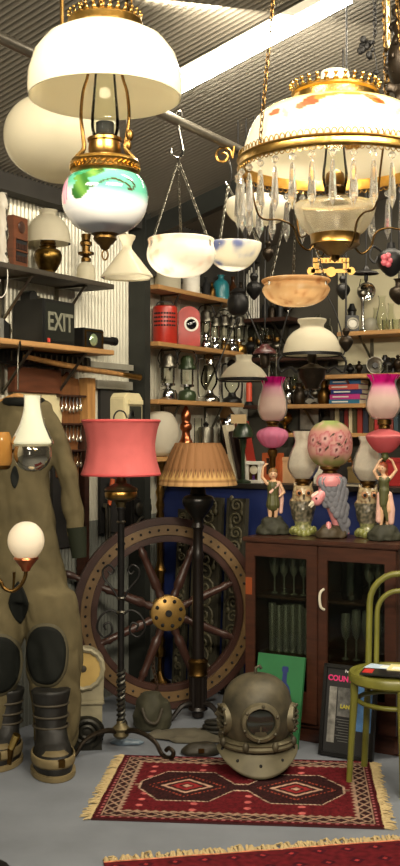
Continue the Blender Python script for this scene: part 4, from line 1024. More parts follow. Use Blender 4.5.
# second shelf: dial, helmet-like dark objects
o = Px('round_mirror', 'round silver dish gauge leaning on the shelf above the paperbacks', 'gauge', se(375, ZE2, .12))
MM = Matrix.Scale(.85,4)@Matrix.Translation((0,0,11))@Matrix.Rotation(PI/2-.12,4,'X')
o.mesh(lambda mb: mb.lathe([(.1,0),(7,.4),(9,1.5),(10.5,3)], 32, M=MM), 'dish', mat('dull_dish', (140,136,124), .35, .9, .3, 20), thick=.003)
o.mesh(lambda mb: mb.lathe([(.1,2),(3,2),(4,0)], 20, M=MM), 'hub', black)
for i, (px, w_, hh, m, lb) in enumerate(((350,9,11,iron,'small black figure shape nearest the large milk glass lamp'),(359,8,13,bronze,'dark bronze ornament between black ornament and silver dish'),(388,12,16,iron,'black iron ornament past the silver dish'),(398,10,18,bronze,'dark bronze urn at the frame edge above the paperbacks'))):
    o = Px('ornament', lb, 'ornament', se(px, ZE2, .15))
    o.lathe('body', m, [(.1,0),(w_*.5,0),(w_*.45,1.5),(w_*.2,hh*.25),(w_*.5,hh*.55),(w_*.35,hh*.8),(w_*.15,hh*.86),(w_*.22,hh),(.1,hh+1.5)], 20, smooth=2)
for px, hh, lb in ((385,20,'first'),(393,17,'second')):
    o = Px('dark_lantern', 'small black lantern, %s past the silver dish on the same shelf' % lb, 'lantern', se(px, ZE2, .07))
    o.lathe('body', black, [(.1,0),(5,0),(5,10),(3,12),(4,15),(2,hh)], 18)
# pile of paperbacks
bk = [((26,44,104),'lowest'),((160,44,110),''),((38,52,120),''),((196,84,72),''),((34,90,140),''),((28,40,96),'topmost')]
names = ['lowest teal','magenta','navy','salmon','mid blue','topmost dark navy']
cols = [(36,96,128),(168,48,120),(36,44,104),(196,90,80),(40,104,160),(26,34,70)]
zb = ZE3
BW = .225
for i, (nm, c) in enumerate(zip(names, cols)):
    p = se(349+(i%3-1)*.8, zb, .15); hh = .032+.004*(i%2)
    o = thing('paperback', 'paperback with %s spine in the pile on the end wall book shelf' % nm, 'book', p, RZ_C+R.uniform(-.06,.06), 'paperbacks piled on the end shelf')
    MB().box((0,0,hh/2),(BW,.15,hh)).build('cover', mat('cover_'+nm.split()[-1]+str(i), c, .35), o, bevel=.002)
    MB().box((0,.004,hh/2),(BW+.001,.145,hh-.008)).build('pages', ivory, o)
    MB().box((-.03,-.0755,hh/2),(.12,.002,.009)).build('spine_band', mat('spine_pale', (214,214,204), .5), o)
    zb += hh
# upright books on lower shelf and counter
bc = [(60,50,40),(150,140,110),(34,32,30),(116,30,26),(196,184,150),(70,64,36),(140,44,32),(40,44,60),(90,70,40),(160,40,40),(30,30,30),(200,190,170),(120,50,40),(50,70,80),(150,36,40)]
cn = ['brown','buff','black','crimson','cream','olive','red','slate blue','tan','scarlet','dark','ivory','rust','steel blue','ruby']
x = 334; i = 0
while x < 401:
    w_ = R.choice([3.4,4,4.6,5.2]); c = bc[i % 15]; hh = R.uniform(.15,.19)
    pos = ['%s from the pillar of shelving'%q for q in ('first','second','third','fourth','fifth','sixth','seventh','eighth','ninth','tenth','eleventh','twelfth','thirteenth','fourteenth','fifteenth','sixteenth','seventeenth','eighteenth')][i]
    p = se(x+w_/2, ZE4, .15); kk = p.y/F
    o = thing('upright_book', 'upright %s spined book, %s below the piled paperbacks' % (cn[i%15], pos.replace(' from the pillar of shelving',' along the row')), 'book', p, RZ_C, 'upright books below the piled paperbacks')
    MB().box((0,0,hh/2),(w_*kk,.14,hh)).build('cover', mat('spine_%s' % cn[i%15].replace(' ','_'), c, .5), o, bevel=.002)
    MB().box((0,.006,hh/2),(w_*kk*.7,.14,hh+.001)).build('pages', ivory, o)
    x += w_+.5; i += 1
# a few dim things on the end shelf between books and milk lamp
for px, hh, m, lb in ((288,26,chrome,'silver jug at the near end of the book shelf'),(299,20,bronze,'bronze jug second along the book shelf'),(324,22,dbrass,'brass jug just before the piled paperbacks')):
    o = Px('metal_jug', lb, 'jug', se(px, ZE3, .15)); o.lathe('body', m, [(.1,0),(5,0),(6.5,6),(6,12),(3,17),(3.4,hh),(4.4,hh+2)], 22, smooth=3)
    o.tube('handle', m, [(5,0,14),(9,0,15),(9,0,8),(6,0,5)], .7, 6, smooth=4)
[oil_lamp('%s oil lamp with clear chimney, %s on the book shelf behind the dark lamp font' % (a_, b_), p_, ZE3, .1, .75, m_, 40) for a_, b_, p_, m_ in (('chrome','first',295,chrome),('iron','second',305,iron),('pewter','third',315,pewter),('brassy','fourth',330,dbrass))]
oil_lamp('brass oil lamp with clear chimney standing behind the large milk glass lamp', 285, ZE4, .16, 1.0, brass)
o = Px('tall_picture', 'framed black and white print standing behind the large dark lamp font', 'picture', se(310, ZE4, .1), RZ_C)
o.box('frame', black, (0,0,19), (26,3,38), bevel=.5)
o.mesh(lambda mb: mb.box((0,-1.7,19),(20,.5,31)), 'print', mat('mono_print', (170,166,154), .6, 0, .85, 9), smooth=False)

# ------------------------------------------------------------------ long blue-fronted counter behind the cabinet
CO = .85; ZC = 1.285
blue = mat('blue_panel', (26,44,104), .6, 0, .2, 4)
pL, pR = onc(160, 0, CO), onc(425, 0, CO); sL, sR = pL.dot(BX), pR.dot(BX); L = sL-sR
cmid = BX*((sL+sR)/2)+AX*(DC+CO); cmid.z = 0
ct = thing('counter', 'long counter with blue painted front panel behind the glazed cabinet', 'counter', cmid, RZ_C)
MB().box((0,.012,.63),(L,.024,1.26)).build('front_panel', blue, ct)
MB().box((0,.22,1.27),(L+.02,.5,.03)).build('top', mat('counter_top', (34,28,24), .5), ct, bevel=.004)
MB().box((-L/2+.02,.22,.63),(.03,.44,1.26)).box((L/2-.02,.22,.63),(.03,.44,1.26)).build('end_panel', wood_d, ct)
def oc(px, d): return onc(px, ZC, CO+d)
# things on the counter
o = Px('mantel_clock', 'small white mantel clock with columns on the dark counter top', 'clock', oc(254, .1), RZ_C)
o.box('base', white, (0,0,1.5), (20,9,3), bevel=.3); o.box('pediment', white, (0,0,20), (19,9,3.4), bevel=.4)
for q in (-7, 7): o.box('column', white, (q,0,10.5), (3,6,16), bevel=.3)
o.box('back_case', dbrass, (0,2,10.5), (11,4,16))
o.mesh(lambda mb: mb.lathe([(.1,-.4),(4,-.3),(4.4,0)], 24, M=Matrix.Translation((0,-.6,13))@Matrix.Rotation(-PI/2,4,'X')), 'dial', ivory)
o.mesh(lambda mb: [mb.box((0,-1,5),(2,.6,5)), mb.sphere((0,-1,3),2,10,8)], 'pendulum', mat('purple_enamel', (84,40,110), .4))
o = Px('orange_box', 'orange brown wooden box clock under the pink lobed lamp font', 'box', oc(273, .16), RZ_C)
ob = mat('orange_wood', (170,78,34), .4, 0, .3, 6); o.box('case', ob, (0,0,15), (20,10,30), bevel=.5); o.box('window', mat('dark_window', (40,24,16), .2), (0,-5.2,17), (9,.6,16))
o = Px('leaning_book', 'tall red spined album leaning beside the white mantel clock', 'book', oc(244, .2), RZ_C)
for j, (nm, c, lb) in enumerate((('album',(150,40,28),None),)):
    o.mesh(lambda mb: mb.box((0,0,0),(5,18,60),Matrix.Translation((4,0,31))@Matrix.Rotation(-.2,4,'Y')), 'cover', mat('album_red', c, .5), bevel=.002)
    o.mesh(lambda mb: mb.box((0,-.6,1),(3,18,57),Matrix.Translation((4,0,31))@Matrix.Rotation(-.2,4,'Y')), 'pages', ivory)
for j, (px, hh, c, nm) in enumerate(((236,50,(40,24,20),'dark brown'),(230,56,(196,186,160),'cream'))):
    o = Px('leaning_book', 'tall %s album leaning against the red album' % nm, 'book', oc(px, .2), RZ_C)
    o.mesh(lambda mb: mb.box((0,0,0),(4,18,hh),Matrix.Translation((4,0,hh/2+1))@Matrix.Rotation(-.22,4,'Y')), 'cover', mat('album_'+nm.split()[-1], c, .5), bevel=.002)
o = Px('candle_jar', 'orange red wax candle in a dark holder above the leaning albums', 'candle', se(249, ZE3, .18))
o.lathe('candle', mat('red_wax', (206,78,52), .5), [(.1,3),(3,3),(3,22),(2.4,23),(.1,22.4)], 20); o.lathe('holder', iron, [(.1,0),(5,0),(4,3),(3.2,4)], 20)
end_shelf(ZE3, 244, 283, .28, 'short end shelf carrying the red wax candle', wood_d)
o = Px('paper_tag', 'cream price card propped on the dark green lamp', 'card', oc(243, .05)+Vector((0,0,0)), RZ_C)
o.k *= 1
o.lathe('green_shade', mat('dark_green', (30,44,26), .3), [(.1,0),(8,0),(8,2),(2,4),(2,30),(4,44),(11,46),(10,52),(5,60),(3,62)], 26)
o.mesh(lambda mb: mb.box((0,-9,64),(17,1,9)), 'card', mat('price_card', (214,186,140), .6), smooth=False)
for px, hh, w_, c, lb in ((290,26,16,(186,150,110),'tan cardboard box between the orange box and the frosted lamp'),(322,22,14,(224,216,196),'white porcelain box beside the frosted tulip lamp'),(344,22,12,(30,28,26),'black box behind the green and pink globe lamp'),(356,18,14,(120,100,60),'straw coloured box behind the globe lamp'),(395,28,16,(150,30,30),'red box behind the second pink lamp')):
    o = Px('small_box', lb, 'box', oc(px, .2), RZ_C)
    o.box('box', mat('box_%d' % px, c, .5), (0,0,hh*.42), (w_,10,hh*.84), bevel=.4); o.box('lid', mat('box_%d' % px, c, .5), (0,0,hh*.92), (w_+1,11,hh*.16), bevel=.4)
for px, hh, w_, lb in ((308,34,7,'dark bottle nearest the frosted tulip lamp on the counter'),(314,30,6,'dark bottle close behind the globe lamp on the counter'),(350,34,7,'amber bottle beside the black box on the counter')):
    o = Px('counter_bottle', lb, 'bottle', oc(px, .3))
    o.lathe('bottle', mat('amber_bottle', (90,52,20), .1) if px == 350 else bronze, [(.1,0),(w_*.5,0),(w_*.5,hh*.55),(w_*.18,hh*.75),(w_*.18,hh)], 18, smooth=2)
o = Px('record_sleeve', 'flat magazine with white edge lying on the counter behind the globe lamp', 'magazine', oc(352, .06), RZ_C)
o.box('magazine', ivory, (0,0,1), (30,14,2)); o.box('cover', mat('mag_cover', (60,60,66), .3), (0,0,2.3), (30.4,14.4,.5))

# carved panels leaning on the counter
carved = mat('carved_wood', (62,58,42), .7, 0, .5, 8, .3)
def carvedp(label, px, w_, top):
    p = onc(px, 0, CO-.16); o = thing('carved_panel', label, 'panel', p, RZ_C); hh = top
    mb = MB().box((0,0,hh/2),(w_,.03,hh)).box((-w_/2+.01,-.02,hh/2),(.018,.018,hh)).box((w_/2-.01,-.02,hh/2),(.018,.018,hh)).box((0,-.02,hh-.01),(w_,.018,.02))
    b = mb.build('board', carved, o, smooth=False); m2 = MB(); n = int(hh/.085)
    for j in range(n):
        s = 1 if j % 2 else -1
        pts = [(x_*s, -.024, .05+.085*j+z) for x_, y_, z in spiral(w_*.32, .008, 1.5, 18, -.6)]
        m2.tube(pts, .008, 5)
        m2.sphere((-s*w_*.28,-.022,.09+.085*j), .016, 8, 6, (1,.6,1.4))
    v = m2.build('carved_scroll', mat('carved_pale', (92,86,62), .6, 0, .4, 20), o)
    for c in o.children: pass
    o.rotation_euler.x = 0
    R3 = Matrix.Rotation(RZ_C,3,'Z')@Matrix.Rotation(-.07,3,'X'); o.rotation_euler = R3.to_euler()
carvedp('tall carved wooden panel leaning on the blue counter nearest the cabinet', 232, .135, 1.2)
carvedp('tall carved wooden panel leaning on the blue counter behind the pleated lamp', 203, .2, 1.2)
carvedp('darker carved wooden panel behind the brass globe stand', 179, .08, 1.12)

# ------------------------------------------------------------------ glazed display cabinet
XL, XR = onc(247, 0, 0).dot(-BX), onc(398, 0, 0).dot(-BX); CWd = XR-XL; CHt = 1.05; CD = .36
cbp = -BX*XL + AX*DC
cab = thing('display_cabinet', 'dark mahogany cabinet with two glazed doors and lamps along its top', 'cabinet', (cbp.x, cbp.y, 0), RZ_C)
tk = .022
body = MB().box((tk/2,CD/2,CHt/2),(tk,CD,CHt-.03)).box((CWd-tk/2,CD/2,CHt/2),(tk,CD,CHt-.03)).box((CWd/2,CD-.008,CHt/2),(CWd,.012,CHt-.03)).box((CWd/2,CD/2,.09),(CWd,CD,.02)).box((CWd/2,.03,.05),(CWd,.02,.1))
body.build('carcass', wood_m, cab, bevel=.002)
MB().box((CWd/2,CD/2-.01,CHt-.013),(CWd+.03,CD+.04,.026)).build('top', wood_m, cab, bevel=.006)
for z in (.42, .73): MB().box((CWd/2,CD/2+.01,z),(CWd-2*tk-.002,CD-.07,.014)).build('inner_shelf', wood_d, cab)
paneg = mat('pane_glass', (222,226,214), .02, kind='thin', spec=.55)
dw = CWd/2
for i in range(2):
    xa = dw*i+.002; xb = dw*(i+1)-.002; z0, z1 = .105, CHt-.03
    ls, rs, tp_, bt = (.055,.062,.07,.16) if i == 0 else (.05,.06,.07,.16)
    d = MB().box(((xa+ls/2+xa)/2+ls/4,-.012,(z0+z1)/2),(ls,.024,z1-z0)).box((xb-rs/2,-.012,(z0+z1)/2),(rs,.024,z1-z0)).box(((xa+xb)/2,-.012,z1-tp_/2),(xb-xa,.023,tp_)).box(((xa+xb)/2,-.012,z0+bt/2),(xb-xa,.023,bt))
    d = d.build('door', wood_m, cab, bevel=.003)
    MB().box(((xa+ls+xb-rs)/2,-.010,(z0+bt+z1-tp_)/2),(xb-rs-xa-ls,.003,z1-tp_-z0-bt)).build('glass_pane', paneg, d)
    if i == 1:
        MB().tube(sm([(xa+.034,-.026,.805),(xa+.024,-.045,.79),(xa+.02,-.048,.755),(xa+.026,-.045,.715),(xa+.036,-.026,.70)],5), .007, 8).build('handle', mat('ivory_handle', (206,200,180), .3), d)
        MB().lathe([(.001,-.026),(.006,-.026),(.007,-.024)], 12, M=Matrix.Translation((xa+.025,0,.6))@Matrix.Rotation(0,4,'X')).build('keyhole', dbrass, d)
    else:
        MB().box((xa+ls/2-.005,-.025,.79),(ls*.7,.002,.09)).build('wood_patch', mat('orange_patch', (130,62,28), .4), d)
def cin(x, y, z): return cab.location + (-BX)*x + AX*y + Vector((0,0,z))
def goblet(label, x, y, z, hh, r, stem, group):
    o = thing('goblet' if stem else 'tall_glass', label, 'glass', cin(x, y, z), 0, group)
    pr = [(r*.75,0),(r*.7,.004),(.005,.01),(.005,hh*.4),(r*.7,hh*.5),(r,hh*.7),(r*.85,hh),(r*.82,hh),(r*.92,hh*.7),(.004,hh*.46)] if stem else [(.001,.002),(r*.8,.001),(r*.9,hh*.3),(r,hh),(r*.94,hh),(r*.84,hh*.3),(r*.7,.012),(.001,.014)]
    MB().lathe(pr, 20).build('glass', mat('cabinet_glass', (252,255,250), .03, kind='frost', spec=1.35, clarity=.72), o)
    return o
RR = random.Random(11)
ordn = ('first','second','third','fourth','fifth','sixth','seventh','eighth')
def rowg(x0, x1, n, y, z, hh, r, stem, where):
    for i in range(n):
        lb = '%s, %s from the outer side, cabinet %s' % ('stemmed clear glass' if stem else 'tall straight clear glass', ordn[i] if 'plain' in where else ordn[n-1-i], where)
        goblet(lb, x0+(x1-x0)*(i+.5)/n, y, z, hh*RR.uniform(.93,1.04), r, stem, 'glassware on the '+where)
za, zb_ = .427, .737
rowg(.065, dw-.07, 5, .14, zb_, .23, .028, True, 'top shelf, plain door')
rowg(.065, dw-.07, 7, .13, za, .26, .022, False, 'lower shelf, plain door')
rowg(dw+.19, CWd-.07, 3, .14, zb_, .24, .032, True, 'top shelf, handled door')
rowg(dw+.06, CWd-.07, 5, .13, za, .25, .027, True, 'lower shelf, handled door')
o = thing('glass_jug', 'large pale green glass jug on the top shelf, handled door', 'jug', cin(dw+.115, .15, zb_), 0)
MB().lathe([(.001,.002),(.05,0),(.06,.05),(.055,.16),(.062,.24),(.057,.24),(.05,.16),(.055,.05),(.001,.006)], 24).build('body', mat('green_glass', (170,186,150), .06, kind='thin', spec=1.2), o)
MB().tube(sm([(.058,0,.2),(.1,0,.19),(.1,0,.09),(.06,0,.06)],5), .006, 7).build('handle', MATS['green_glass'], o)

for px, py, Y, sc_, m, lb in ((254,300,5.6,.9,iron,'black iron hanging lamp font between pot lamp and amber bowl'),(346,352,YR1,.8,bronze,'bronze hanging lamp font close beside the large milk glass shade'),(343,300,5.1,.8,iron,'black hanging lamp font beside the black railway lamp'),(246,262,5.6,.8,iron,'black hanging lamp font just past the blue-veined bowl'),(268,262,5.1,.7,bronze,'small bronze hanging font below the crystal prisms')):
    pendant('hanging_font', lb, px, py, Y, [('font', m, [(.5*sc_,0),(3*sc_,2*sc_),(8*sc_,9*sc_),(9*sc_,14*sc_),(6*sc_,19*sc_),(3*sc_,21*sc_),(5*sc_,26*sc_),(3*sc_,30*sc_)])])
# ------------------------------------------------------------------ lamps along the cabinet top
ZT = CHt+.001
def otop(px, off=.16): return onc(px, ZT, off)
hT = 536
rock = mat('moss_rock', (52,52,36), .75, 0, .5, 20, .5)
def rockbase(o, rx, ry, hgt, m=rock, seed=1, name='rock_base'):
    k = o.k; mb = MB(); RR = random.Random(seed)
    loft(mb, [(0,0,.0005,rx*k,ry*k),(0,0,hgt*k*.4,rx*k*.93,ry*k*.93),(0,0,hgt*k*.75,rx*k*.7,ry*k*.75),(0,0,hgt*k,rx*k*.45,ry*k*.5)], 20)
    def dsp(c, n):
        c = c+n*(.012*noise.noise(c*28+Vector((seed,0,0)))); c.z = max(c.z, .0); return c
    return remesh(mb, name, m, .007, o.o, disp=dsp, smooth_it=1)
skin = mat('painted_skin', (222,178,140), .35, 0, .15, 30); hair = mat('red_hair', (142,66,34), .5); tunic = mat('olive_tunic', (84,84,44), .5, 0, .3, 30, .2); drap = mat('pale_drape', (222,176,160), .4, 0, .15, 30)
def limbs(o, segs, name, m, vox=.0032, parent=None, disp=None, it=3):
    mb = MB(); k = o.k
    for s in segs:
        if len(s) == 2: mb.sphere(tuple(v*k for v in s[0]), s[1]*k, 14, 10)
        else: cap(mb, [v*k for v in s[0]], [v*k for v in s[1]], s[2]*k, s[3]*k, 12)
    return remesh(mb, name, m, vox, parent or o.o, smooth_it=it, disp=disp)
def face(o, c, r, parent, turn=0):
    ca, sa = math.cos(turn), math.sin(turn)
    def w(x, y, z): return (c[0]+x*ca-y*sa, c[1]+x*sa+y*ca, c[2]+z)
    o.mesh(lambda mb: [mb.sphere(w(q*r*.36,-r*.88,r*.1), r*.13, 8, 6) for q in (-1,1)], 'eye', soot, parent, split=1)
    o.mesh(lambda mb: mb.box(w(0,-r*.9,-r*.45),(r*.45,r*.12,r*.12)), 'mouth', mat('lip', (150,60,50), .4), parent)
def pink_shade(co_h, lo, hi, col=(196,24,120)):
    t = (co_h-lo)/(hi-lo); return mixc(mixc((224,200,188), (220,160,180), (t-.5)/.25), col, (t-.74)/.14)
def ruffle(n, a): return lambda t, j: 1+(a*max(0,(j-.72)/.28))*math.cos(n*t)
PS = mat('pink_frosted', rough=.3, kind='frost', vc=True, bump=.4, scale=50, clarity=.04, spec=.16)
def pink_lamp(label, px, off, font_c, zs):
    o = Px('figurine_lamp', label, 'lamp', otop(px, off), RZ_C*.3)
    return o
# first pink lamp with youth figure
o = Px('figurine_lamp', 'pink oil lamp with a youth in an olive tunic, nearest the pleated lamp', 'lamp', otop(273, .16))
A = lambda py: hT-py
rb = rockbase(o, 17, 13, 17, seed=1)
bodyf = limbs(o, [((0,0,60),4.6),((1,0,55),(0,0,52),2.0,2.2),((-5,0,51),(6,0,51),2.6,2.6),((0,0,50),(0,0,40),5.2,4.2),((0,0,40),(0,0,35),4.4,5.0),
    ((-2.4,0,35),(-3,-1,24),3.3,2.6),((-3,-1,24),(-3,0,14),2.5,1.5),((2.8,0,35),(3.2,-1.5,25),3.3,2.6),((3.2,-1.5,25),(2.4,1,14),2.5,1.5),
    ((-3,0,13.6),(-3.6,-4,13),1.5,1.1),((2.4,1,13.6),(3.6,-3,13),1.5,1.1),
    ((-6,0,51),(-11,-1,57),1.9,1.6),((-11,-1,57),(-10,-2,67),1.6,1.2),((-10,-2,67),(-7,-2,70),1.2,1.3),((-7,-2,70),(-5,-2,70.6),.8,.6),
    ((7,0,50),(11,-1,42),1.9,1.5),((11,-1,42),(6,-4,38),1.5,1.1)], 'body', skin)
limbs(o, [((-5,0,52),(3,-1,46),2.4,3.4),((0,0,49),(0,0,38),5.8,5.4),((0,0,38),(0,0,29),5.6,7.0)], 'tunic', tunic, disp=lambda c, n: c+n*.0012*math.sin(math.atan2(c.y,c.x)*12))
limbs(o, [((5,-3,50),(-3,-5,42),1.4,1.6),((6,1,49),(9,2,36),2,2.2),((9,2,36),(8,2,22),2.2,2.0)], 'drape', drap)
limbs(o, [((0,.8,62),4.8),((2,2,58),2.6),((-2,2,59),2.4)], 'hair', mat('brown_hair', (120,84,40), .5))
face(o, (0,0,60), 4.6, bodyf)
o.lathe('stem', dbrass, [(2,12),(2,66),(3,68),(3,76),(5,80),(5,84),(3,86)], 18, cy=6)
pinkglass = mat('pink_opal', (222,136,168), .12, kind='milk', bump=.4, scale=24)
o.lathe('font', pinkglass, [(3,86),(7,87),(11,90),(15,96),(15.5,100),(13,104),(6,107),(3,108)], 56, smooth=4, cy=6, rip=lambda t, j: 1+.035*math.cos(14*t))
o.lathe('burner', dbrass, [(4,106),(6,108),(5,110),(7,111),(7,115),(5,116)], 24, cy=6)
o.lathe('shade', PS, [(7,113),(11,115),(14.4,122),(14.8,129),(13.2,138),(10.9,145),(10.2,149),(10.8,153),(12.2,157.5)], 72, smooth=4, cy=6, rip=ruffle(8,.12), paint=lambda c: pink_shade(c.z,113,158))
o.lathe('chimney', clear, [(4.5,112),(5.5,120),(4.5,140),(4,184),(4.4,185)], 24, smooth=2, cy=6)
# second pink lamp with woman holding the font
o = Px('figurine_lamp', 'pink oil lamp held up by a red-haired woman figure, beside the parrot lamp', 'lamp', otop(384, .15))
rockbase(o, 18, 13, 16, seed=2)
bodyf = limbs(o, [((-2,0,72),4.6),((-1,0,67),(0,0,64),2,2.2),((-5,0,62),(5,0,62),2.4,2.4),((0,0,61),(0,0,50),5,3.8),((0,0,50),(1,0,44),4.2,5.2),
    ((-2,0,44),(-2,-1,30),3.5,2.7),((-2,-1,30),(-3,0,14),2.5,1.5),((3.4,0,44),(4.4,-2,30),3.5,2.7),((4.4,-2,30),(3,1,14),2.5,1.5),((-3,0,13.4),(-4,-4,13),1.5,1.1),((3,1,13.4),(4.4,-3,13),1.5,1.1),
    ((-6,0,62),(-10,-1,69),1.9,1.6),((-10,-1,69),(-5,-1,79),1.6,1.2),((-5,-1,79),(-2,-1,82),1.2,1.0),
    ((6,0,62),(12,-1,70),1.9,1.6),((12,-1,70),(8,-1,80),1.6,1.2),((8,-1,80),(4,-1,82.5),1.2,1.0)], 'body', skin)
limbs(o, [((-3,-1,61),(3,-1,61),3.4,3.4),((0,0,60),(0,0,50),5.4,4.6),((0,-1,50),(-1,-2,36),5.2,4.0),((-1,-2,36),(3,-3,20),3.4,1.2)], 'drape_dress', tunic, disp=lambda c, n: c+n*.0012*math.sin(c.x*900))
limbs(o, [((5,0,46),(7,0,30),3.4,4.2),((7,0,30),(7,-1,18),4.2,3.0),((-4,1,46),(-5,1,20),3,3.4)], 'skirt', drap)
limbs(o, [((-1,1,74),5.0),((1,2,70),3.6),((2,2,66),2.6)], 'hair', hair)
face(o, (-2,0,72), 4.6, bodyf, -.5)
o.lathe('leaf_cup', mat('leaf_green', (74,80,36), .5), [(2,80),(4,83),(3,86),(4,88)], 16, cx=1)
o.lathe('stem', dbrass, [(2,10),(2,84),(3,88)], 16, cy=7, cx=1)
o.lathe('font', mat('rose_opal', (216,112,116), .14, kind='milk'), [(3,87),(7,88),(12,92),(17,99),(18.5,103),(18.5,105),(15,108),(7,111),(3,112)], 56, smooth=3, cx=1, cy=3)
o.lathe('font_band', mat('pale_rose', (222,120,122), .2), [(18.3,102.6),(18.9,103.5),(18.9,105),(18.3,105.6)], 56, cx=1, cy=3)
o.lathe('burner', dbrass, [(4,110),(6,112),(5,115),(7,116),(7,121),(5,122)], 24, cx=1, cy=3)
o.lathe('shade', PS, [(8,121),(12,123),(17,131),(17.5,139),(15,149),(12.8,155),(12.4,158),(13.6,162),(15.8,166)], 72, smooth=4, rip=ruffle(8,.13), paint=lambda c: pink_shade(c.z,121,164), cx=0, cy=3)
o.lathe('chimney', clear, [(4.5,121),(6,130),(4.6,150),(4,174),(4.4,176)], 24, smooth=2, cx=0, cy=3)
# owl lamps with frosted tulip shades
owlm = mat('owl_glaze', rough=.35, vc=True, bump=.5, scale=60, coat=.4)
def owlp(kk):
    def f(co):
        z = co.z/kk; n = noise.noise(co*70)
        if z > 34: return mixc((176,156,118), (92,64,44), max(0, n*1.8))
        return mixc((124,114,94), (62,60,46), .5+n*1.3) if z > 14 else mixc((96,100,60), (160,156,110), .5+n)
    return f
def owl_lamp(label, px, off, top):
    o = Px('owl_lamp', label, 'lamp', otop(px, off))
    k = o.k; mb = MB()
    loft(mb, [(0,0,.0005,12*k,10*k),(0,0,5*k,12.5*k,10*k),(0,0,10*k,8*k,8*k),(0,0,16*k,9.5*k,8.5*k),(0,0,26*k,11.5*k,9.5*k),(0,0,34*k,10.5*k,9*k),(0,0,42*k,11*k,9*k),(0,0,48*k,9.5*k,8*k),(0,0,50*k,6*k,6*k)], 24)
    for q in (-1, 1): cap(mb, (q*7*k,-1*k,47*k), (q*9*k,-1*k,53*k), 2.4*k, 1*k, 8); cap(mb, (q*9.5*k,1*k,33*k), (q*8.5*k,2*k,17*k), 4.4*k, 2.4*k, 10)
    b = remesh(mb, 'owl_body', owlm, .005, o.o, paint=owlp(k), disp=lambda c, n: c+n*.003*noise.noise(c*60))
    e = o.mesh(lambda mb: [mb.sphere((q*4.6,-8.4,42.5),3.4,14,8,(1,.5,1)) for q in (-1,1)], 'eye_disc', mat('owl_disc', (170,120,80), .4), b, split=1)
    o.mesh(lambda mb: [mb.sphere((q*4.6,-10,42.5),1.7,12,8) for q in (-1,1)], 'pupil', soot, b, split=1)
    o.mesh(lambda mb: cap(mb,(0,-9,40),(0,-10.5,36.5),1.4,.5,8), 'beak', mat('beak', (70,60,40), .4), b)
    o.mesh(lambda mb: [mb.sphere((11*math.cos(a),-8*abs(math.sin(a))-2,4+2*math.sin(3*a)),3.2,8,6,(1,.7,1.2)) for a in (PI*i/8 for i in range(9))], 'leaf', mat('leaf_glaze', (130,132,70), .35, 0, .4, 40), b)
    o.lathe('burner', dbrass, [(5,49),(7,50),(6,52),(8,54),(8,57),(5,58)], 24)
    o.lathe('shade', frosted, [(7,56),(10,58),(15,66),(15.5,72),(13,82),(9.2,90),(8.2,94),(8.8,98),(9.4,top)], 56, smooth=4, rip=lambda t, j: 1+(.10*math.cos(7*t) if j > .85 else .02*math.cos(7*t)))
    o.lathe('chimney', clear, [(4,56),(5,64),(4,90),(4,96)], 20, smooth=2)
    return o
owl_lamp('owl shaped oil lamp with frosted tulip shade between youth lamp and globe lamp', 303, .2, 104)
owl_lamp('owl shaped oil lamp with frosted tulip shade behind the red-haired woman', 368, .27, 101)
# galah lamp with pink and green globe
o = Px('parrot_lamp', 'pink parrot shaped lamp with large green and pink flowered globe shade', 'lamp', otop(331, .14))
rb = rockbase(o, 17, 12, 13, mat('brown_rock', (74,62,42), .6, 0, .4, 20, .4), 4)
pinkc = mat('parrot_pink', (222,144,146), .3, 0, .2, 30)
pb_ = limbs(o, [((-1,0,56),(-1,0,50),9.5,12),((-1,0,50),(2,0,34),12,9),((2,0,34),(6,1,14),8,4.5),((6,1,14),(17,0,5),4,1.8),((-8,-5,46),(-15,-8,38),5.5,5.8),((-15,-8,38),5.8),((-3,-5,14),(-3,-6,8),3,3)], 'body', pinkc, .004)
limbs(o, [((-14,-7,44),(-19,-8,42),3.6,2.4),((-19,-8,42),(-10,-6,47),2,2)], 'crest', mat('pale_crest', (226,196,180), .4), .0035)
o.mesh(lambda mb: [cap(mb,(-19,-10,36),(-23,-11,33),2.4,1.0,10), cap(mb,(-19,-10,34),(-21,-10.5,31.5),1.6,.8,8)], 'beak', ivory, pb_)
o.mesh(lambda mb: mb.sphere((-16,-13.2,40),1.2,10,8), 'eye', soot, pb_)
wingm = mat('wing_grey', (122,122,128), .4, 0, .3, 24, .3)
def wing(mb):
    for r_ in range(10):
        for c_ in range(6):
            t = r_/9; x = -10+c_*4.3+t*9+(r_%2)*2; 
            if t > .45 and c_ < (t-.45)*8: continue
            z = 56-t*46; a = (x-(-1+6*t))/14; y = -11.5*math.sqrt(max(.05,1-min(1,a*a)))+t*4.5
            if x > 13+4*t: continue
            mb.sphere((x,y,z),4.8,12,6,(.85,.28,1.2))
    for i in range(4): cap(mb,(5+2.2*i,-7+1.0*i,24-2*i),(13+1.5*i,-3+.8*i,3+1.0*i),2.2,1.2,8)
    cap(mb,(10,0,54),(13,-1,30),3.6,3.4,10); cap(mb,(13,-1,30),(15,-1,8),3.4,2,10)
o.mesh(wing, 'wing', wingm, pb_)
o.lathe('pink_top', pinkc, [(13,52),(14,57),(12,62),(9,64),(5,65)], 36, smooth=2, cx=-1)
o.lathe('burner', dbrass, [(5,63),(8,65),(7,67),(10,69),(10,72),(7,73)], 28, cx=-1)
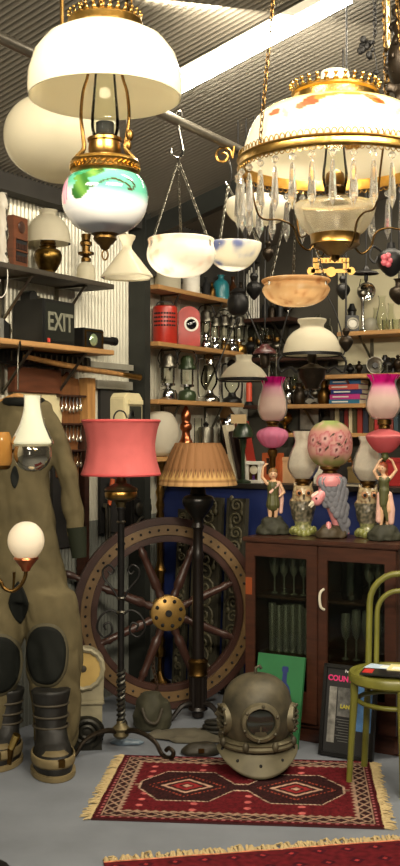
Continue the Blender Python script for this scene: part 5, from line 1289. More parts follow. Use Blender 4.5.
def globep(co):
    z = (co.z-94)/22; a = math.degrees(math.atan2(co.x, -co.y)); x = a*.42; hh = co.z-94
    c = (224,164,156)
    top = max(0,(z-.55)/.35); c = mixc(c, (170,190,116), top); c = mixc(c, (150,160,100), max(0,(-z-.45)/.35))
    c = mixc(c, (236,196,184), max(0, noise.noise(co*.12)*1.2))
    for (fx, fy, R_) in ((-9,5,8),(8,7,7),(3,-6,8),(-15,-6,6),(17,-4,6),(-24,4,7),(26,6,7),(40,0,8),(-40,0,8),(60,2,8),(-60,-2,8)):
        d = math.hypot(x-fx, hh-fy); q = math.atan2(hh-fy, x-fx); e = R_*(.72+.28*abs(math.cos(2.5*q)))
        if d < e: c = mixc((246,214,204), (206,116,124), (d/e)**1.5)
        if d < 1.6: c = (120,64,70)
    for (cx,cy,rx,ry,ro) in ((-1,9,4,.9,.5),(6,-.5,4.6,1,-.4),(-7,-4,4,.9,.8),(15,3,4,.9,1.0),(4,-13,4,.9,.3),(-16,1,3.4,.9,-.6)):
        if ell(x,hh,cx,cy,rx,ry,ro): c = (84,72,58)
    return c
o.lathe('globe_shade', mat('flower_globe', rough=.12, kind='milk', vc=True), [(9,71),(16,75),(21,83),(22.5,93),(21,104),(16,112),(9,116),(7.5,117)], 110, smooth=8, paint=globep, cx=-1)

# ------------------------------------------------------------------ ship's wheel
Yw = 6.25; kk = Yw/F*1.04
wh = thing('ship_wheel', "large ship's wheel with brass hub and eight spokes behind the floor lamps", 'wheel', (u(168)*Yw, Yw, .004), math.radians(13))
RW = Matrix.Translation((0,0,92*kk))
TILT = -.03
def wm(mb): mb.v = [tuple(Matrix.Rotation(TILT,3,'X') @ (Vector(v)+Vector((0,0,92*kk))) ) for v in mb.v]; return mb
XR_ = Matrix.Rotation(PI/2,4,'X')
wheelw = mat('wheel_wood', (66,40,31), .4, 0, .35, 9, .1, coat=.2)
def ringp(mb, r0, r1, t): return mb.lathe([(r0*kk,-t*kk),(r1*kk,-t*kk),(r1*kk,t*kk),(r0*kk,t*kk),(r0*kk,-t*kk)], 96, M=XR_)
wm(ringp(MB(), 84.5, 92, 4.5)).build('outer_rim', wheelw, wh, bevel=.006)
wm(ringp(MB(), 75, 84.5, 5.2)).build('rim_band', mat('band_wood', (116,90,56), .45, 0, .35, 8, .1), wh, bevel=.002)
wm(ringp(MB(), 68.5, 75, 4)).build('inner_rim', wheelw, wh, bevel=.006)
rv = MB()
for i in range(56):
    a = 2*PI*i/56; rv.sphere((80*kk*math.cos(a),-5.2*kk,80*kk*math.sin(a)), 1.3*kk, 8, 6)
wm(rv).split('rivet', soot, wh)
for i in range(8):
    a = PI/8+PI/4*i; c, s = math.cos(a), math.sin(a)
    prof = [(14,3.6),(20,4.2),(24,3),(28,5),(34,4.6),(50,3.8),(58,3.4),(62,4.6),(65,3.2),(70,3.4)]
    ext = [(92,3.2),(95,2.4),(99,3.6),(104,3.8),(108,2.4),(109,1)] if i == 3 else []
    pp = prof+ext
    wm(MB().tube([(r*kk*c,0,r*kk*s) for r, q in pp], [q*kk for r, q in pp], 12)).build('spoke', wheelw, wh)
hb = wm(MB().lathe([(.001,-6*kk),(15*kk,-6*kk),(17*kk,-4.5*kk),(17*kk,4*kk),(.001,4*kk)], 48, M=XR_.copy()@Matrix.Scale(-1,4,(0,0,1)))).build('hub', mat('hub_brass', (170,134,72), .4, .6, .35, 14), wh)
bl = MB().lathe([(.001,-7.6*kk),(3.2*kk,-7.4*kk),(3.2*kk,-5*kk)], 16, M=XR_.copy()@Matrix.Scale(-1,4,(0,0,1)))
for i in range(8): a = 2*PI*i/8+.3; bl.sphere((12.5*kk*math.cos(a),-6*kk,12.5*kk*math.sin(a)), 1.9*kk, 8, 6)
wm(bl).split('bolt', soot, hb)

# ------------------------------------------------------------------ brass globe stand behind the wheel
Yb = 6.86; o = Px('globe_stand', 'brass column lamp with embossed white globe shade behind the wheel', 'lamp', Vector((u(160)*Yb, Yb, 0)))
z_ = lambda py: H/o.k-(py-CY)
o.lathe('base', dbrass, [(.1,0),(11,0),(11,3),(5,8),(2.5,14)], 28)
o.lathe('column', brass, [(2.5,12),(2.2,z_(658)),(5,z_(656)),(6,z_(650)),(4,z_(645)),(5.5,z_(640)),(3,z_(634)),(2.2,z_(630)),(2.2,z_(586)),(4.5,z_(582)),(4.5,z_(574)),(6,z_(570)),(4,z_(565)),(3,z_(560)),(3,z_(520)),(4.5,z_(516)),(3,z_(511)),(4.5,z_(505)),(3,z_(499)),(4.5,z_(492)),(3,z_(486)),(4,z_(470)),(6,z_(460)),(8,z_(456))], 28)
o.lathe('globe_shade', mat('embossed_white', (232,224,204), .3, kind='milk', bump=1.0, scale=34), [(7,z_(456)),(14,z_(452)),(18.5,z_(440)),(18.5,z_(428)),(14,z_(416)),(8,z_(412)),(.1,z_(411))], 40, smooth=4)

# ------------------------------------------------------------------ pink drum shade floor lamp on twisted iron stand
Yp = 5.45; o = Px('floor_lamp', 'black twisted iron floor lamp with pink drum shade and scroll feet', 'lamp', Vector((u(121)*Yp, Yp, 0)))
z_ = lambda py: H/o.k-(py-CY)
coral = mat('coral_silk', (196,98,96), .75, 0, .12, 14, .05, spec=.2)
def seams(t, j): return 1+.006*math.cos(14*t)
o.lathe('drum_shade', coral, [(39.5,z_(474)),(39,z_(472)),(36,z_(462)),(34,z_(450)),(34,z_(442)),(36,z_(430)),(38.5,z_(422)),(38.8,z_(420))], 64, smooth=3, rip=seams, thick=.5)
o.lathe('shade_piping', mat('coral_trim', (190,76,76), .7), [(39.2,z_(422.5)),(39.8,z_(421)),(39,z_(419.6))], 64)
o.lathe('hem_piping', MATS['coral_trim'], [(39.6,z_(475.5)),(40.3,z_(474)),(39.6,z_(472.5))], 64)
o.tube('shade_carrier', iron, [(-38.5,0,z_(421)),(0,0,z_(424)),(38.5,0,z_(421))], .5, 5)
o.tube('wire_loop', iron, [(-7,0,z_(423)),(-7,0,z_(416)),(-3,0,z_(411)),(3,0,z_(412)),(6,0,z_(418))], .8, 6, smooth=5)
o.lathe('font', mat('old_brass_font', (104,92,64), .35, .9, .4, 20), [(3,z_(512)),(6,z_(502)),(15,z_(499)),(16,z_(497)),(15.5,z_(492)),(17,z_(490)),(16,z_(488)),(10,z_(485)),(6,z_(483)),(5,z_(479)),(3,z_(475)),(2,z_(424))], 36)
o.lathe('lamp_collar', brass, [(15.8,z_(497.5)),(16.3,z_(496)),(16.3,z_(493)),(15.8,z_(491.5))], 36)
o.lathe('pole', iron, [(3.4,z_(735)),(3.4,z_(512)),(5,z_(508)),(3,z_(504))], 14)
tw = lambda mb: [mb.tube([(3.4*math.cos(a+ph),3.4*math.sin(a+ph),z_(730)+60*i/60) for i, a in ((i, 2*PI*6*i/60) for i in range(61))],1.5,6) for ph in (0,PI)]
o.mesh(tw, 'twisted_section', mat('worn_iron', (86,84,76), .35, .8, .4, 20))
for z in (522, 598, 612): o.lathe('pole_ring', pewter, [(3.4,z_(z)-1.6),(5,z_(z)),(3.4,z_(z)+1.6)], 16)
# heart scrolls round the pole
for (zc, sc0) in ((582,1.),(622,1.05)):
    for s in (-1, 1):
        pts = [(s*3,0,z_(zc+16)),(s*9,0,z_(zc+6)),(s*17,0,z_(zc-4)),(s*18,0,z_(zc-12)),(s*12,0,z_(zc-17)),(s*7,0,z_(zc-12)),(s*10,0,z_(zc-8)),(s*13,0,z_(zc-11))] if zc == 582 else [(s*3,0,z_(zc-8)),(s*10,0,z_(zc-12)),(s*20,0,z_(zc-6)),(s*24,0,z_(zc+6)),(s*17,0,z_(zc+15)),(s*9,0,z_(zc+10)),(s*11,0,z_(zc+1)),(s*17,0,z_(zc+3)),(s*15,0,z_(zc+8))]
        o.tube('scroll', iron, pts, 1.1, 7, smooth=6)
o.lathe('hub', mat('worn_brass', (120,108,78), .45, .7, .4, 20), [(5,z_(738)),(8,z_(735)),(7,z_(731)),(9,z_(728)),(5,z_(724)),(4,z_(720))], 28)
for a in (215, 325, 90):
    a = math.radians(a); c, s = math.cos(a), math.sin(a)
    P_ = [(5,19),(16,22),(32,20),(44,14),(50,6),(56,2.5),(63,3.5),(65,9),(60,12),(56,9)]
    o.tube('scroll_foot', bronze, [(r*c, r*s, z) for r, z in P_], [2.6,2.8,2.4,2.2,2.2,2.4,2.4,2.2,2,2.2], 8, smooth=5)

# ------------------------------------------------------------------ pleated brown shade on dark column
Yq = 6.05; o = Px('floor_lamp', 'dark column floor lamp with pleated tan shade in front of the wheel', 'lamp', Vector((u(198)*Yq, Yq, 0)))
z_ = lambda py: H/o.k-(py-CY)
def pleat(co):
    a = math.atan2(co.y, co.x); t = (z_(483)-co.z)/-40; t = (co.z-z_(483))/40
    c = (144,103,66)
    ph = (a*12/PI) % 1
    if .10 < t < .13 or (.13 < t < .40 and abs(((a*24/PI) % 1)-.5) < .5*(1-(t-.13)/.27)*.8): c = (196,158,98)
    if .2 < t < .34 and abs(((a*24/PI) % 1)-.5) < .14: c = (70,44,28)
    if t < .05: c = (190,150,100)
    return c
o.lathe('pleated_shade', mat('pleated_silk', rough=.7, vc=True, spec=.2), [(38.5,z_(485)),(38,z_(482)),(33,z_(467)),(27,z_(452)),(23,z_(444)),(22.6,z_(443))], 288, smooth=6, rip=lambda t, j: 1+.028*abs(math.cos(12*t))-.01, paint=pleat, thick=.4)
o.tube('shade_carrier', iron, [(-22.5,0,z_(444)),(0,0,z_(447)),(22.5,0,z_(444))], .5, 5)
o.lathe('chimney', clear, [(4,z_(490)),(5.5,z_(478)),(4.2,z_(455)),(4,z_(418))], 22, smooth=2)
o.lathe('burner', bronze, [(5,z_(497)),(8,z_(494)),(7,z_(488)),(9,z_(486)),(9,z_(481)),(5,z_(478))], 26)
o.lathe('font', mat('font_black', (26,24,20), .3, .4), [(5,z_(524)),(6,z_(518)),(10,z_(513)),(15,z_(505)),(15.5,z_(499)),(13,z_(496)),(6,z_(494))], 36, smooth=2)
colm = mat('column_black', (30,24,20), .35, .2, .3, 12)
o.lathe('upper_column', colm, [(6,z_(662)),(5.6,z_(600)),(5,z_(560)),(6.4,z_(556)),(5,z_(552)),(4.6,z_(530)),(6.5,z_(527)),(5,z_(522))], 24)
o.lathe('fluted_column', colm, [(8.4,z_(706)),(8.6,z_(676))], 64, rip=ripw(14,.06), cap=True)
o.lathe('column_ring', dbrass, [(8.6,z_(676)),(10,z_(674)),(9,z_(671)),(9.6,z_(664)),(10.4,z_(661)),(7,z_(658))], 32)
o.lathe('foot_boss', colm, [(9,z_(706)),(10,z_(709)),(6,z_(712)),(6,z_(716))], 28)
for i in range(3):
    a = math.radians(205+120*i); c, s = math.cos(a), math.sin(a)
    o.tube('claw_leg', colm, [(r*c, r*s, z) for r, z in ((3,13),(10,16),(18,14),(26,6),(30,2.4),(35,2.6),(37,5))], [3,3,2.7,2.4,2.2,2.4,1.6], 8, smooth=5)
# ------------------------------------------------------------------ diving helmet
Yh = 5.12; kk = Yh/F
he = thing('diving_helmet', 'old copper diving helmet with round front window and breastplate on the patterned rug', 'helmet', (u(257)*Yh, Yh, .012), .05)
patina = mat('patina_copper', (92,84,64), .55, .3, .4, 14, .25, c2=(54,51,40)); patl = mat('worn_rim', (112,104,80), .5, .4, .4, 18, .2)
MB().lathe(smp([(.13,.145),(.15,.16),(.164,.2),(.168,.26),(.164,.32),(.145,.38),(.10,.425),(.05,.445),(.001,.45)],4), 48, sy=1.02).build('dome', patina, he)
def window(M, R0, parent_name, guard=False):
    b = MB().lathe([(R0*1.36,-.05),(R0*1.36,.0),(R0*1.28,.016),(R0*1.06,.02),(R0*.98,.012),(R0*.98,-.02)], 40, M=M)
    w_ = b.build(parent_name, patl, he)
    MB().lathe([(.001,.004),(R0*.6,.003),(R0,-.002)], 32, M=M).build('window_glass', mat('helmet_glass', (40,42,36), .08, .0, spec=.8), w_)
    bb = MB()
    for i in range(6):
        a = 2*PI*i/6+.4; bb.sphere((R0*1.22*math.cos(a), R0*1.22*math.sin(a), .018), .009, 10, 6)
    bb.v = bb.v[:]; n = len(bb.v); bb.v = [tuple(M@Vector(v)) for v in bb.v]
    bb.split('bolt', patina, w_)
    if guard:
        g_ = MB()
        for q in (-.5,0,.5): g_.tube([(R0*q,-R0*.85,.02),(R0*q,0,.03),(R0*q,R0*.85,.02)], .005, 6, M=M)
        g_.split('guard_bar', patina, w_)
window(Matrix.Translation((0,-.168,.258))@Matrix.Rotation(PI/2+.04,4,'X'), .067, 'front_window')
for s in (-1, 1): window(Matrix.Translation((s*.158,-.045,.25))@Matrix.Rotation(-s*.28,4,'Z')@Matrix.Rotation(s*PI/2,4,'Y'), .052, 'side_window', True)
MB().lathe([(.158,.118),(.178,.122),(.18,.132),(.172,.142),(.176,.150),(.165,.158),(.14,.162)], 48).build('neck_ring', patl, he)
b = MB()
for i in range(8):
    a = 2*PI*i/8+PI/8; b.sphere((.178*math.cos(a), .178*math.sin(a), .145), .016, 10, 8, (1,1,1.5))
b.split('wing_nut', patina, he)
vs = []; fs = []; nt, nr = 64, 12
for i in range(nt):
    a = 2*PI*i/nt; si = abs(math.sin(a))
    for j in range(nr+1):
        t = j/nr; rx, ry = .15+.042*t, .14+.05*t
        vs.append((rx*math.cos(a), ry*math.sin(a), .128-(.022+.10*si**1.6)*t**1.15))
for i in range(nt):
    l = (i+1) % nt
    for j in range(nr): fs.append((i*(nr+1)+j, l*(nr+1)+j, l*(nr+1)+j+1, i*(nr+1)+j+1))
bp = MB().add(vs, fs).build('breastplate', mat('plate_copper', (114,107,84), .55, .3, .35, 10, .25), he, thick=.006)
b = MB()
for i in range(10):
    a = 2*PI*i/10+PI/10; si = abs(math.sin(a)); t = .62
    b.sphere(((.15+.042*t)*math.cos(a), (.14+.05*t)*math.sin(a), .131-(.022+.10*si**1.6)*t**1.15), .008, 8, 6)
b.split('stud', soot, bp)
MB().tube([(-.006,0,.45),(-.006,0,.475),(.012,0,.485),(.02,0,.47)], .008, 8).build('top_lug', patina, he)
MB().tube(sm([(.06,.12,.36),(.1,.19,.36),(.13,.2,.3)],5), .018, 10).build('air_elbow', patl, he)

# ------------------------------------------------------------------ bentwood chair with magazines
Cc = Vector((u(395)*4.95, 4.95, 0)); ch = thing('bentwood_chair', 'olive green painted bentwood chair with round seat and magazines on it', 'chair', Cc)
og = mat('olive_paint', (112,110,44), .35, 0, .25, 12, .08); ZSt = .505; rs = .212
MB().lathe([(.001,ZSt-.012),(rs-.035,ZSt-.010),(rs-.03,ZSt),(rs-.006,ZSt+.002),(rs,ZSt-.008),(rs,ZSt-.036),(rs-.008,ZSt-.044),(rs-.03,ZSt-.044),(rs-.04,ZSt-.03),(.001,ZSt-.026)], 64).build('seat', og, ch)
def leg_(a, r1):
    a = math.radians(a); c, s = math.cos(a), math.sin(a)
    return MB().tube([(r*c, r*s, z) for r, z in ((r1,0),(r1-.012,.2),(rs-.022,.4),(rs-.022,ZSt-.03))], [.0135,.015,.018,.0185], 12)
for a, r1 in ((186,.215),(268,.23),(8,.215)): leg_(a, r1).build('leg', og, ch)
MB().torus((0,0,.375), .168, .011, 48, 10).build('stretcher_ring', og, ch)
# back legs continue into the outer hoop
def bk_(a, r, z): a = math.radians(a); return Vector((r*math.cos(a), r*math.sin(a), z))
A1, A2 = 118, 28
b1_, b2_ = bk_(A1,.2,0), bk_(A2,.2,0); mid = (b1_+b2_)/2; sd = (b1_-b2_).normalized(); outw = Vector((mid.x,mid.y,0)).normalized()
def hoop(hw, ztop, z0, lean):
    pts = []
    zs = ztop-hw
    for z in (z0, (z0+zs)/2, zs): pts.append(sd*hw+Vector((0,0,z)))
    for i in range(1, 12): q = PI*i/12; pts.append(sd*hw*math.cos(q)+Vector((0,0,zs+hw*math.sin(q))))
    for z in (zs, (z0+zs)/2, z0): pts.append(-sd*hw+Vector((0,0,z)))
    return [mid+p+outw*(.0+lean*max(0,p.z-ZSt)) for p in pts]
hw = (b1_-b2_).length/2
MB().tube([bk_(A1,.235,0), bk_(A1,.215,.25)]+hoop(hw, .93, ZSt, .14)+[bk_(A2,.215,.25), bk_(A2,.235,0)], .0155, 12).build('back_hoop', og, ch)
MB().tube(hoop(hw*.74, .85, ZSt-.02, .14), .0125, 12).build('inner_hoop', og, ch)
def paper(label, dx, dy, w_, d_, rz, m, z, hh=.004, extra=None):
    o = thing('magazine', label, 'magazine', Cc+Vector((dx, dy, ZSt+z)), rz)
    MB().box((0,0,hh/2),(w_,d_,hh)).build('cover', m, o)
    if extra: MB().box((extra[0],extra[1],hh+.0006),(extra[2],extra[3],.001)).build('picture', extra[4], o)
    return o
paper('pale blue and white folded leaflet at the back of the olive chair seat', -.04, .07, .16, .1, -.5, mat('blue_paper', (176,196,214), .5), .003, .004, (.02,.01,.07,.05,mat('white_paper',(226,226,220),.5)))
paper('black magazine with red corner lying across the olive chair seat', -.03, -.05, .26, .13, -.32, mat('black_paper', (20,20,22), .4), .003, .006, (-.1,.0,.045,.08,mat('red_print',(180,36,34),.5)))
paper('yellow and white folded map lying over the black magazine', .075, .015, .2, .12, -.35, mat('map_paper', (214,206,150), .6), .0095, .004, (-.02,-.02,.12,.05,mat('white_paper',(226,226,220),.5)))

# ------------------------------------------------------------------ green painting and framed poster
def leanr(o, tilt): o.rotation_euler = (Matrix.Rotation(RZ_C,3,'Z')@Matrix.Rotation(-tilt,3,'X')).to_euler()
p = onc(275, 0.003, -.135); o = thing('green_painting', 'green canvas painting of a blue bottle leaning behind the diving helmet', 'painting', p); leanr(o, .2)
W_, H_ = .268, .455
MB().box((0,-.009,H_/2),(W_,.018,H_)).build('canvas', mat('green_paint', (42,110,64), .6, 0, .2, 8), o)
bt = [(.035,0),(.04,.02),(.04,.14),(.03,.17),(.013,.19),(.012,.24),(.018,.245),(.018,.262),(.014,.27)]
ob = [(x,y) for x,y in bt]+[(-x,y) for x,y in bt[::-1]]
MB().prism(ob, .0015, Matrix.Translation((.03,-.0185,.13))@Matrix.Rotation(PI/2,4,'X')).build('painted_bottle', mat('painted_blue', (36,50,110), .6, 0, .3, 40), o, smooth=False)
p = onc(346.5, 0.003, -.145); o = thing('framed_poster', 'black framed poster with pink COUNT lettering leaning behind the chair legs', 'poster', p); leanr(o, .17)
W_, H_ = .285, .445
b = MB().box((0,-.012,.009),(W_,.024,.018)).box((0,-.012,H_-.009),(W_,.024,.018)).box((-W_/2+.009,-.012,H_/2),(.018,.024,H_)).box((W_/2-.009,-.012,H_/2),(.018,.024,H_))
b.build('frame', black, o, smooth=False)
MB().box((0,-.008,H_/2),(W_-.03,.008,H_-.03)).build('backing', mat('poster_black', (28,28,28), .6), o, smooth=False)
rx = (PI/2,0,0); yf = -.0128
text_mesh('COUNT', .037, .0004, 'lettering', mat('poster_pink', (206,48,110), .5), o, (-W_/2+.022, yf, H_-.08), rx, bold=.0015, sx=.98)
text_mesh('Peak', .02, .0004, 'lettering', mat('poster_white', (216,216,210), .5), o, (-.032, yf, H_-.036), rx, bold=.0005)
text_mesh('LAN', .026, .0004, 'lettering', mat('poster_yellow', (196,186,70), .5), o, (-.045, yf-.0022, .235), rx, bold=.001)
pm = MB().box((-.088,yf,.20),(.04,.001,.27)); pm.build('grey_photo', mat('photo_grey', (150,148,140), .5, 0, .75, 26), o, smooth=False)
MB().box((-.028,yf,.265),(.068,.001,.14)).build('grey_photo', mat('photo_dark', (120,120,116), .5, 0, .85, 30), o, smooth=False)
MB().box((.07,yf,.255),(.105,.001,.24)).build('blue_photo', mat('photo_blue', (92,140,196), .4, 0, .7, 16), o, smooth=False)
mb = MB()
for i in range(9): mb.box((-.03+.004*(i%3),yf,.18-.013*i),(.07-.008*(i%3),.0008,.003))
mb.split('small_print', mat('print_grey', (110,110,106), .5), o, smooth=False)

# ------------------------------------------------------------------ rugs
def rugcol(x, y, W, D):
    ax, ay = W/2-abs(x), D/2-abs(y); e = min(ax, ay); s = x if ay < ax else y
    mar = (66,20,22); cream_ = (164,148,122); dk = (34,22,21); redc = (86,22,27)
    n = noise.noise(Vector((x*40, y*40, 0)))
    if e < .012: c = (60,14,18)
    elif e < .034:
        c = mar
        if abs(((s*28) % 1)-.5) < .2 and .017 < e < .028: c = (176,110,110)
    elif e < .040: c = cream_
    elif e < .092:
        c = dk; ph = (s*14) % 1; tri = abs(ph-.5)*2; m_ = (e-.066)/.026
        if abs(abs(m_)-tri) < .20: c = cream_
        elif abs(m_)+abs(ph-.5)*2 < .35: c = (186,88,50) if int(math.floor(s*14)) % 4 == 0 else (120,30,34)
    elif e < .100: c = cream_
    elif e < .118:
        tri = abs(((s*26) % 1)-.5)*2; c = cream_ if (e-.100)/.018 < tri*.9 else redc
    else:
        c = redc
        hx = abs(abs(x)-.245)
        lim = .205 if hx < .11 else .205-(hx-.11)*1.5
        if abs(x) < .245: lim = max(lim, .05)
        tip = abs(x) > .44 and abs(y) < .010 and abs(x) < .52
        if abs(y) < lim-.013 and abs(x) < .45: 
            c = dk
            r1 = abs(abs(x)-.245)/.12+abs(y)/.10
            if .8 < r1 < 1.0 or r1 < .2: c = (196,168,140)
            elif .3 < r1 < .6: c = (136,40,40)
            elif 1.35 < r1 < 1.5 and (x*60) % 1 < .5: c = (150,70,50)
        elif abs(y) < lim and abs(x) < .46: c = (206,190,160) if ((x*50+y*50) % 1) < .7 else dk
        elif tip: c = (196,170,140) if abs(y) > .005 else dk
        elif abs(x) > .50 and abs(abs(x)-.505) < .006 and abs(y) < .02: c = cream_
        else:
            gx, gy = (x*13) % 1-.5, (y*13+.5*(math.floor(x*13) % 2)) % 1-.5
            if math.hypot(gx, gy) < .2 and (math.floor(x*13)*7+math.floor(y*13)*3) % 3 == 0: c = (206,110,104)
    n2 = noise.noise(Vector((x*110, y*110, 5))); c = mixc(c, redc, .2+.3*n2) if c != redc else c
    return tuple(max(0, v*(1+.22*n+.3*n2)) for v in c)
def rug(label, c, rz, W, D, fn, fr, name='rug'):
    o = thing(name, label, 'rug', (c[0], c[1], .001), rz)
    nx, ny = int(W/.0052), int(D/.0052); vs = []; fs = []
    for j in range(ny+1):
        for i in range(nx+1): vs.append((-W/2+W*i/nx, -D/2+D*j/ny, .009+.0012*noise.noise(Vector((i*.05,j*.05,1)))))
    for j in range(ny):
        for i in range(nx): a = j*(nx+1)+i; fs.append((a, a+1, a+nx+2, a+nx+1))
    m_ = mat('rug_wool', rough=.95, vc=True, bump=.5, scale=300, spec=.1)
    MB().add(vs, fs).build('pile', m_, o, paint=lambda co: fn(co.x, co.y, W, D))
    MB().box((0,0,.004),(W,D,.0078)).build('backing', mat('rug_edge', (58,16,18), .9), o, smooth=False)
    RR = random.Random(4)
    for (ax, sg) in fr:
        mb = MB(); Lx = D if ax == 'x' else W; n = int(Lx/.007)
        for i in range(n):
            q = -Lx/2+Lx*(i+.5)/n; ln = RR.uniform(.028,.06)*(1 if ax == 'x' else RR.choice((.6,.9,1.15))); w_ = RR.uniform(-.012,.012)*(1 if ax == 'x' else 2.2)
            e0 = (W if ax == 'x' else D)/2-.004
            f = lambda d, z, ww: ((sg*(e0+d), q+ww, z) if ax == 'x' else (q+ww, sg*(e0+d), z))
            mb.tube([f(0,.006,0), f(ln*.5,RR.uniform(.004,.012 if ax == 'x' else .02),w_*.4), f(ln,.003,w_)], [.0032,.0034,.002] if ax == 'x' else [.0034,.0062,.0045], 5)
        mb.build('fringe', mat('fringe_wool', (190,168,122), .95, 0, .25, 60), o)
    return o
ca, sa = math.cos(-.089), math.sin(-.089)
FL = Vector((-.496,4.465)); cen = FL+Vector((ca,sa))*.645+Vector((-sa,ca))*.44
rug('patterned red rug with dark medallions and cream borders under the diving helmet', cen, -.089, 1.2, .88, rugcol, (('x',-1),('x',1)))
def rug2(x, y, W, D):
    n = noise.noise(Vector((x*40,y*40,3)))
    dy = D/2-y
    c = (88,22,28)
    if dy < .012: c = (196,120,90)
    elif dy < .02: c = (30,14,16)
    elif dy > .04:
        q = (x*9) % 1; r_ = (dy*9) % 1
        if abs(q-.5)+abs(r_-.5) < .28: c = (62,16,26)
        if abs(q-.5)+abs(r_-.5) < .1: c = (150,50,50)
    return tuple(max(0,v*(1+.3*n)) for v in c)
E0, E1 = Vector((-.36,4.02)), Vector((.82,4.245)); d_ = (E1-E0).normalized(); a_ = math.atan2(d_.y, d_.x)
cen = E0+d_*.65+Vector((d_.y,-d_.x))*.41
rug('second red rug with a shaggy cream fringe along its near bare floor edge', cen, a_, 1.3, .8, rug2, (('y',1),))
for o in [q for q in bpy.data.objects if q.get('label','').startswith('second red rug')]: o['label'] = 'plain deep red rug with shaggy cream fringe, partly in view before the patterned rug'

# ------------------------------------------------------------------ clutter on the floor under the wheel
def lump(name, label, cat, px, py, sx, sy, sz, m, seed, rz=0, am=.02):
    Y = yfloor(py); o = thing(name, label, cat, (u(px)*Y, Y, 0), rz); mb = MB()
    loft(mb, [(0,0,.0005,sx,sy),(0,0,sz*.35,sx*1.02,sy*1.02),(.02*sx,0,sz*.75,sx*.8,sy*.8),(0,0,sz,sx*.4,sy*.4)], 20)
    def dsp(c, n): c = c+n*am*noise.noise(c*14+Vector((seed,0,0))); c.z = max(.0003, c.z); return c
    remesh(mb, 'body', m, .011, o, disp=dsp, smooth_it=2); return o
bagm = mat('bag_canvas', (58,56,38), .8, 0, .35, 14, .3)
o = lump('canvas_bag', 'slumped dark olive canvas bag against the bottom of the wheel', 'bag', 152, 728, .11, .09, .19, bagm, 3)
MB().tube(sm([(-.05,-.09,.13),(-.02,-.115,.07),(.03,-.115,.06),(.06,-.09,.13)],5), .009, 7).build('strap', lea, o)
o = lump('leather_satchel', 'flat dark leather satchel beside the diving helmet', 'satchel', 200, 754, .1, .06, .06, mat('satchel_leather', (44,38,24), .6, 0, .4, 16, .2), 8, .1, .01)
MB().box((0,-.066,.035),(.03,.012,.02)).build('clasp', dbrass, o, bevel=.002)
lump('folded_cloth', 'crumpled grey brown cloth beneath the column lamp', 'cloth', 196, 737, .26, .14, .03, mat('grey_cloth', (92,86,70), .9, 0, .25, 10), 12, -.1, .02)
lump('plastic_sheet', 'crumpled pale blue plastic sheet under the iron lamp feet', 'sheet', 126, 744, .09, .04, .03, mat('blue_plastic', (120,136,150), .3, 0, .3, 20), 15, 0, .02)
Y = 5.72; o = thing('rubber_hose', 'coiled dark rubber air hose between column lamp and helmet', 'hose', (u(222)*Y, Y, .012), 0)
pts = []
for i in range(80): a = 2*PI*i/24; r_ = .1-.0004*i; pts.append((r_*math.cos(a)*1.1, r_*math.sin(a)*.7, .002+.022*(i//24)+.0009*(i%24)))
MB().tube(pts, .0115, 8).build('hose', mat('dark_rubber', (36,34,26), .55, 0, .3, 20), o)
o = thing('iron_chain', 'rusty iron chain draped down the lower rim of the wheel', 'chain', (u(155)*6.2, 6.2, 0))
c_ = MB(); Q = [Vector((-.012,.1,.30)), Vector((-.012,.05,.24)), Vector((.01,.02,.16)), Vector((.02,-.03,.03)), Vector((.06,-.12,.006))]
for a, b in zip(Q, Q[1:]): chain(c_, a, b, .03, .0035, .009)
c_.build('links', mat('rust', (70,48,30), .7, .4, .4, 30), o)

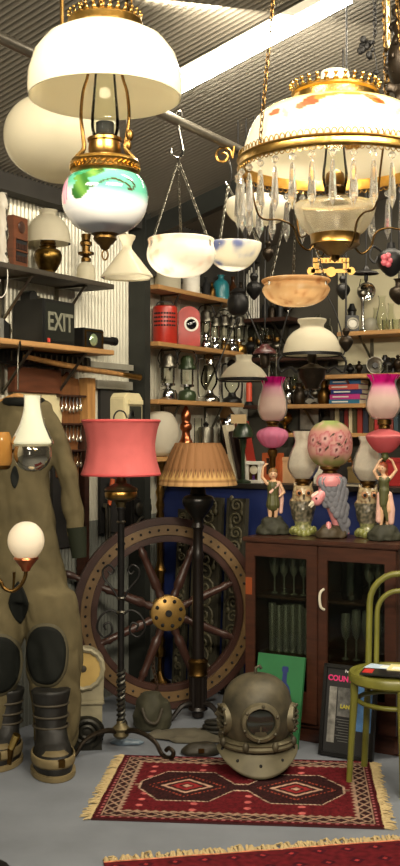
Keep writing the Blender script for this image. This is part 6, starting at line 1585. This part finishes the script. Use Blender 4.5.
# ------------------------------------------------------------------ light, camera
def area(name, loc, target, sx, sy, power, col=(1,.89,.70), spread=180):
    l = bpy.data.lights.new(name, 'AREA'); l.shape = 'RECTANGLE'; l.size = sx; l.size_y = sy; l.energy = power; l.color = col; l.spread = math.radians(spread)
    o = bpy.data.objects.new(name, l); COL.objects.link(o); o.location = loc
    o.rotation_euler = (Vector(target)-Vector(loc)).to_track_quat('-Z','Y').to_euler(); return o
area('overhead_fill', (.75,.9,3.05), (.0,2.6,2.2), 1.4, .2, 66, spread=110)  # unseen light added close by to brighten the hanging lamps
area('overhead_fill', (-1.3,.7,3.15), (-.1,2.8,2.2), 1.2, .2, 45, spread=110)  # unseen light added to brighten the opal globe and the lamps' sides
area('eye_level_fill', (-1.6,-3.0,1.9), (.2,5,1.1), .7, 1.9, 11, (.95,.95,1))  # unseen light added behind the camera for highlights on glass and metal
area('overhead_fill', (1.3,2.6,3.8), (.6,4.8,1.4), 1.4, .25, 40)  # unseen overhead light added for general brightness
area('overhead_fill', (1.9,5.2,3.7), (.9,6.6,1.4), 1.3, .25, 100)  # unseen overhead light added to brighten the back shelves
area('overhead_fill', (.35,4.55,3.36), (.0,5.6,1.2), 1.3, .1, 46)  # extra area light at the visible roof tube
def dome_fill(loc, power, r):
    l = bpy.data.lights.new('dome_fill_light', 'POINT'); l.energy = power; l.color = (1,.82,.58); l.shadow_soft_size = r
    o = bpy.data.objects.new('dome_fill_light', l); COL.objects.link(o); o.location = loc
dome_fill(CH.o.location+Vector((0,0,(250-140)*CH.k)), .9, .02)  # point light added inside the floral dome to brighten dome and prisms
dome_fill(L1.o.location+Vector((0,0,(240-88)*L1.k)), .5, .015)  # point light added inside the white dome to brighten it
w_ = bpy.data.worlds.new('room_air'); sc.world = w_; w_.use_nodes = True
bg = w_.node_tree.nodes['Background']; bg.inputs[0].default_value = (.9,.8,.66,1); bg.inputs[1].default_value = .012
cam = bpy.data.cameras.new('camera'); co = bpy.data.objects.new('camera', cam); COL.objects.link(co)
cam.sensor_fit = 'VERTICAL'; cam.sensor_height = 36; cam.lens = F/866*36; cam.clip_start = .05
co.location = (0,0,H); co.rotation_euler = (PI/2,0,0); sc.camera = co
sc.view_settings.view_transform = 'Standard'; sc.view_settings.look = 'None'; sc.view_settings.gamma = 1; sc.view_settings.use_curve_mapping = False
sc.view_settings.exposure = .02
sc.cycles.max_bounces = 10; sc.cycles.transparent_max_bounces = 24; sc.cycles.transmission_bounces = 8; sc.cycles.use_denoising = True
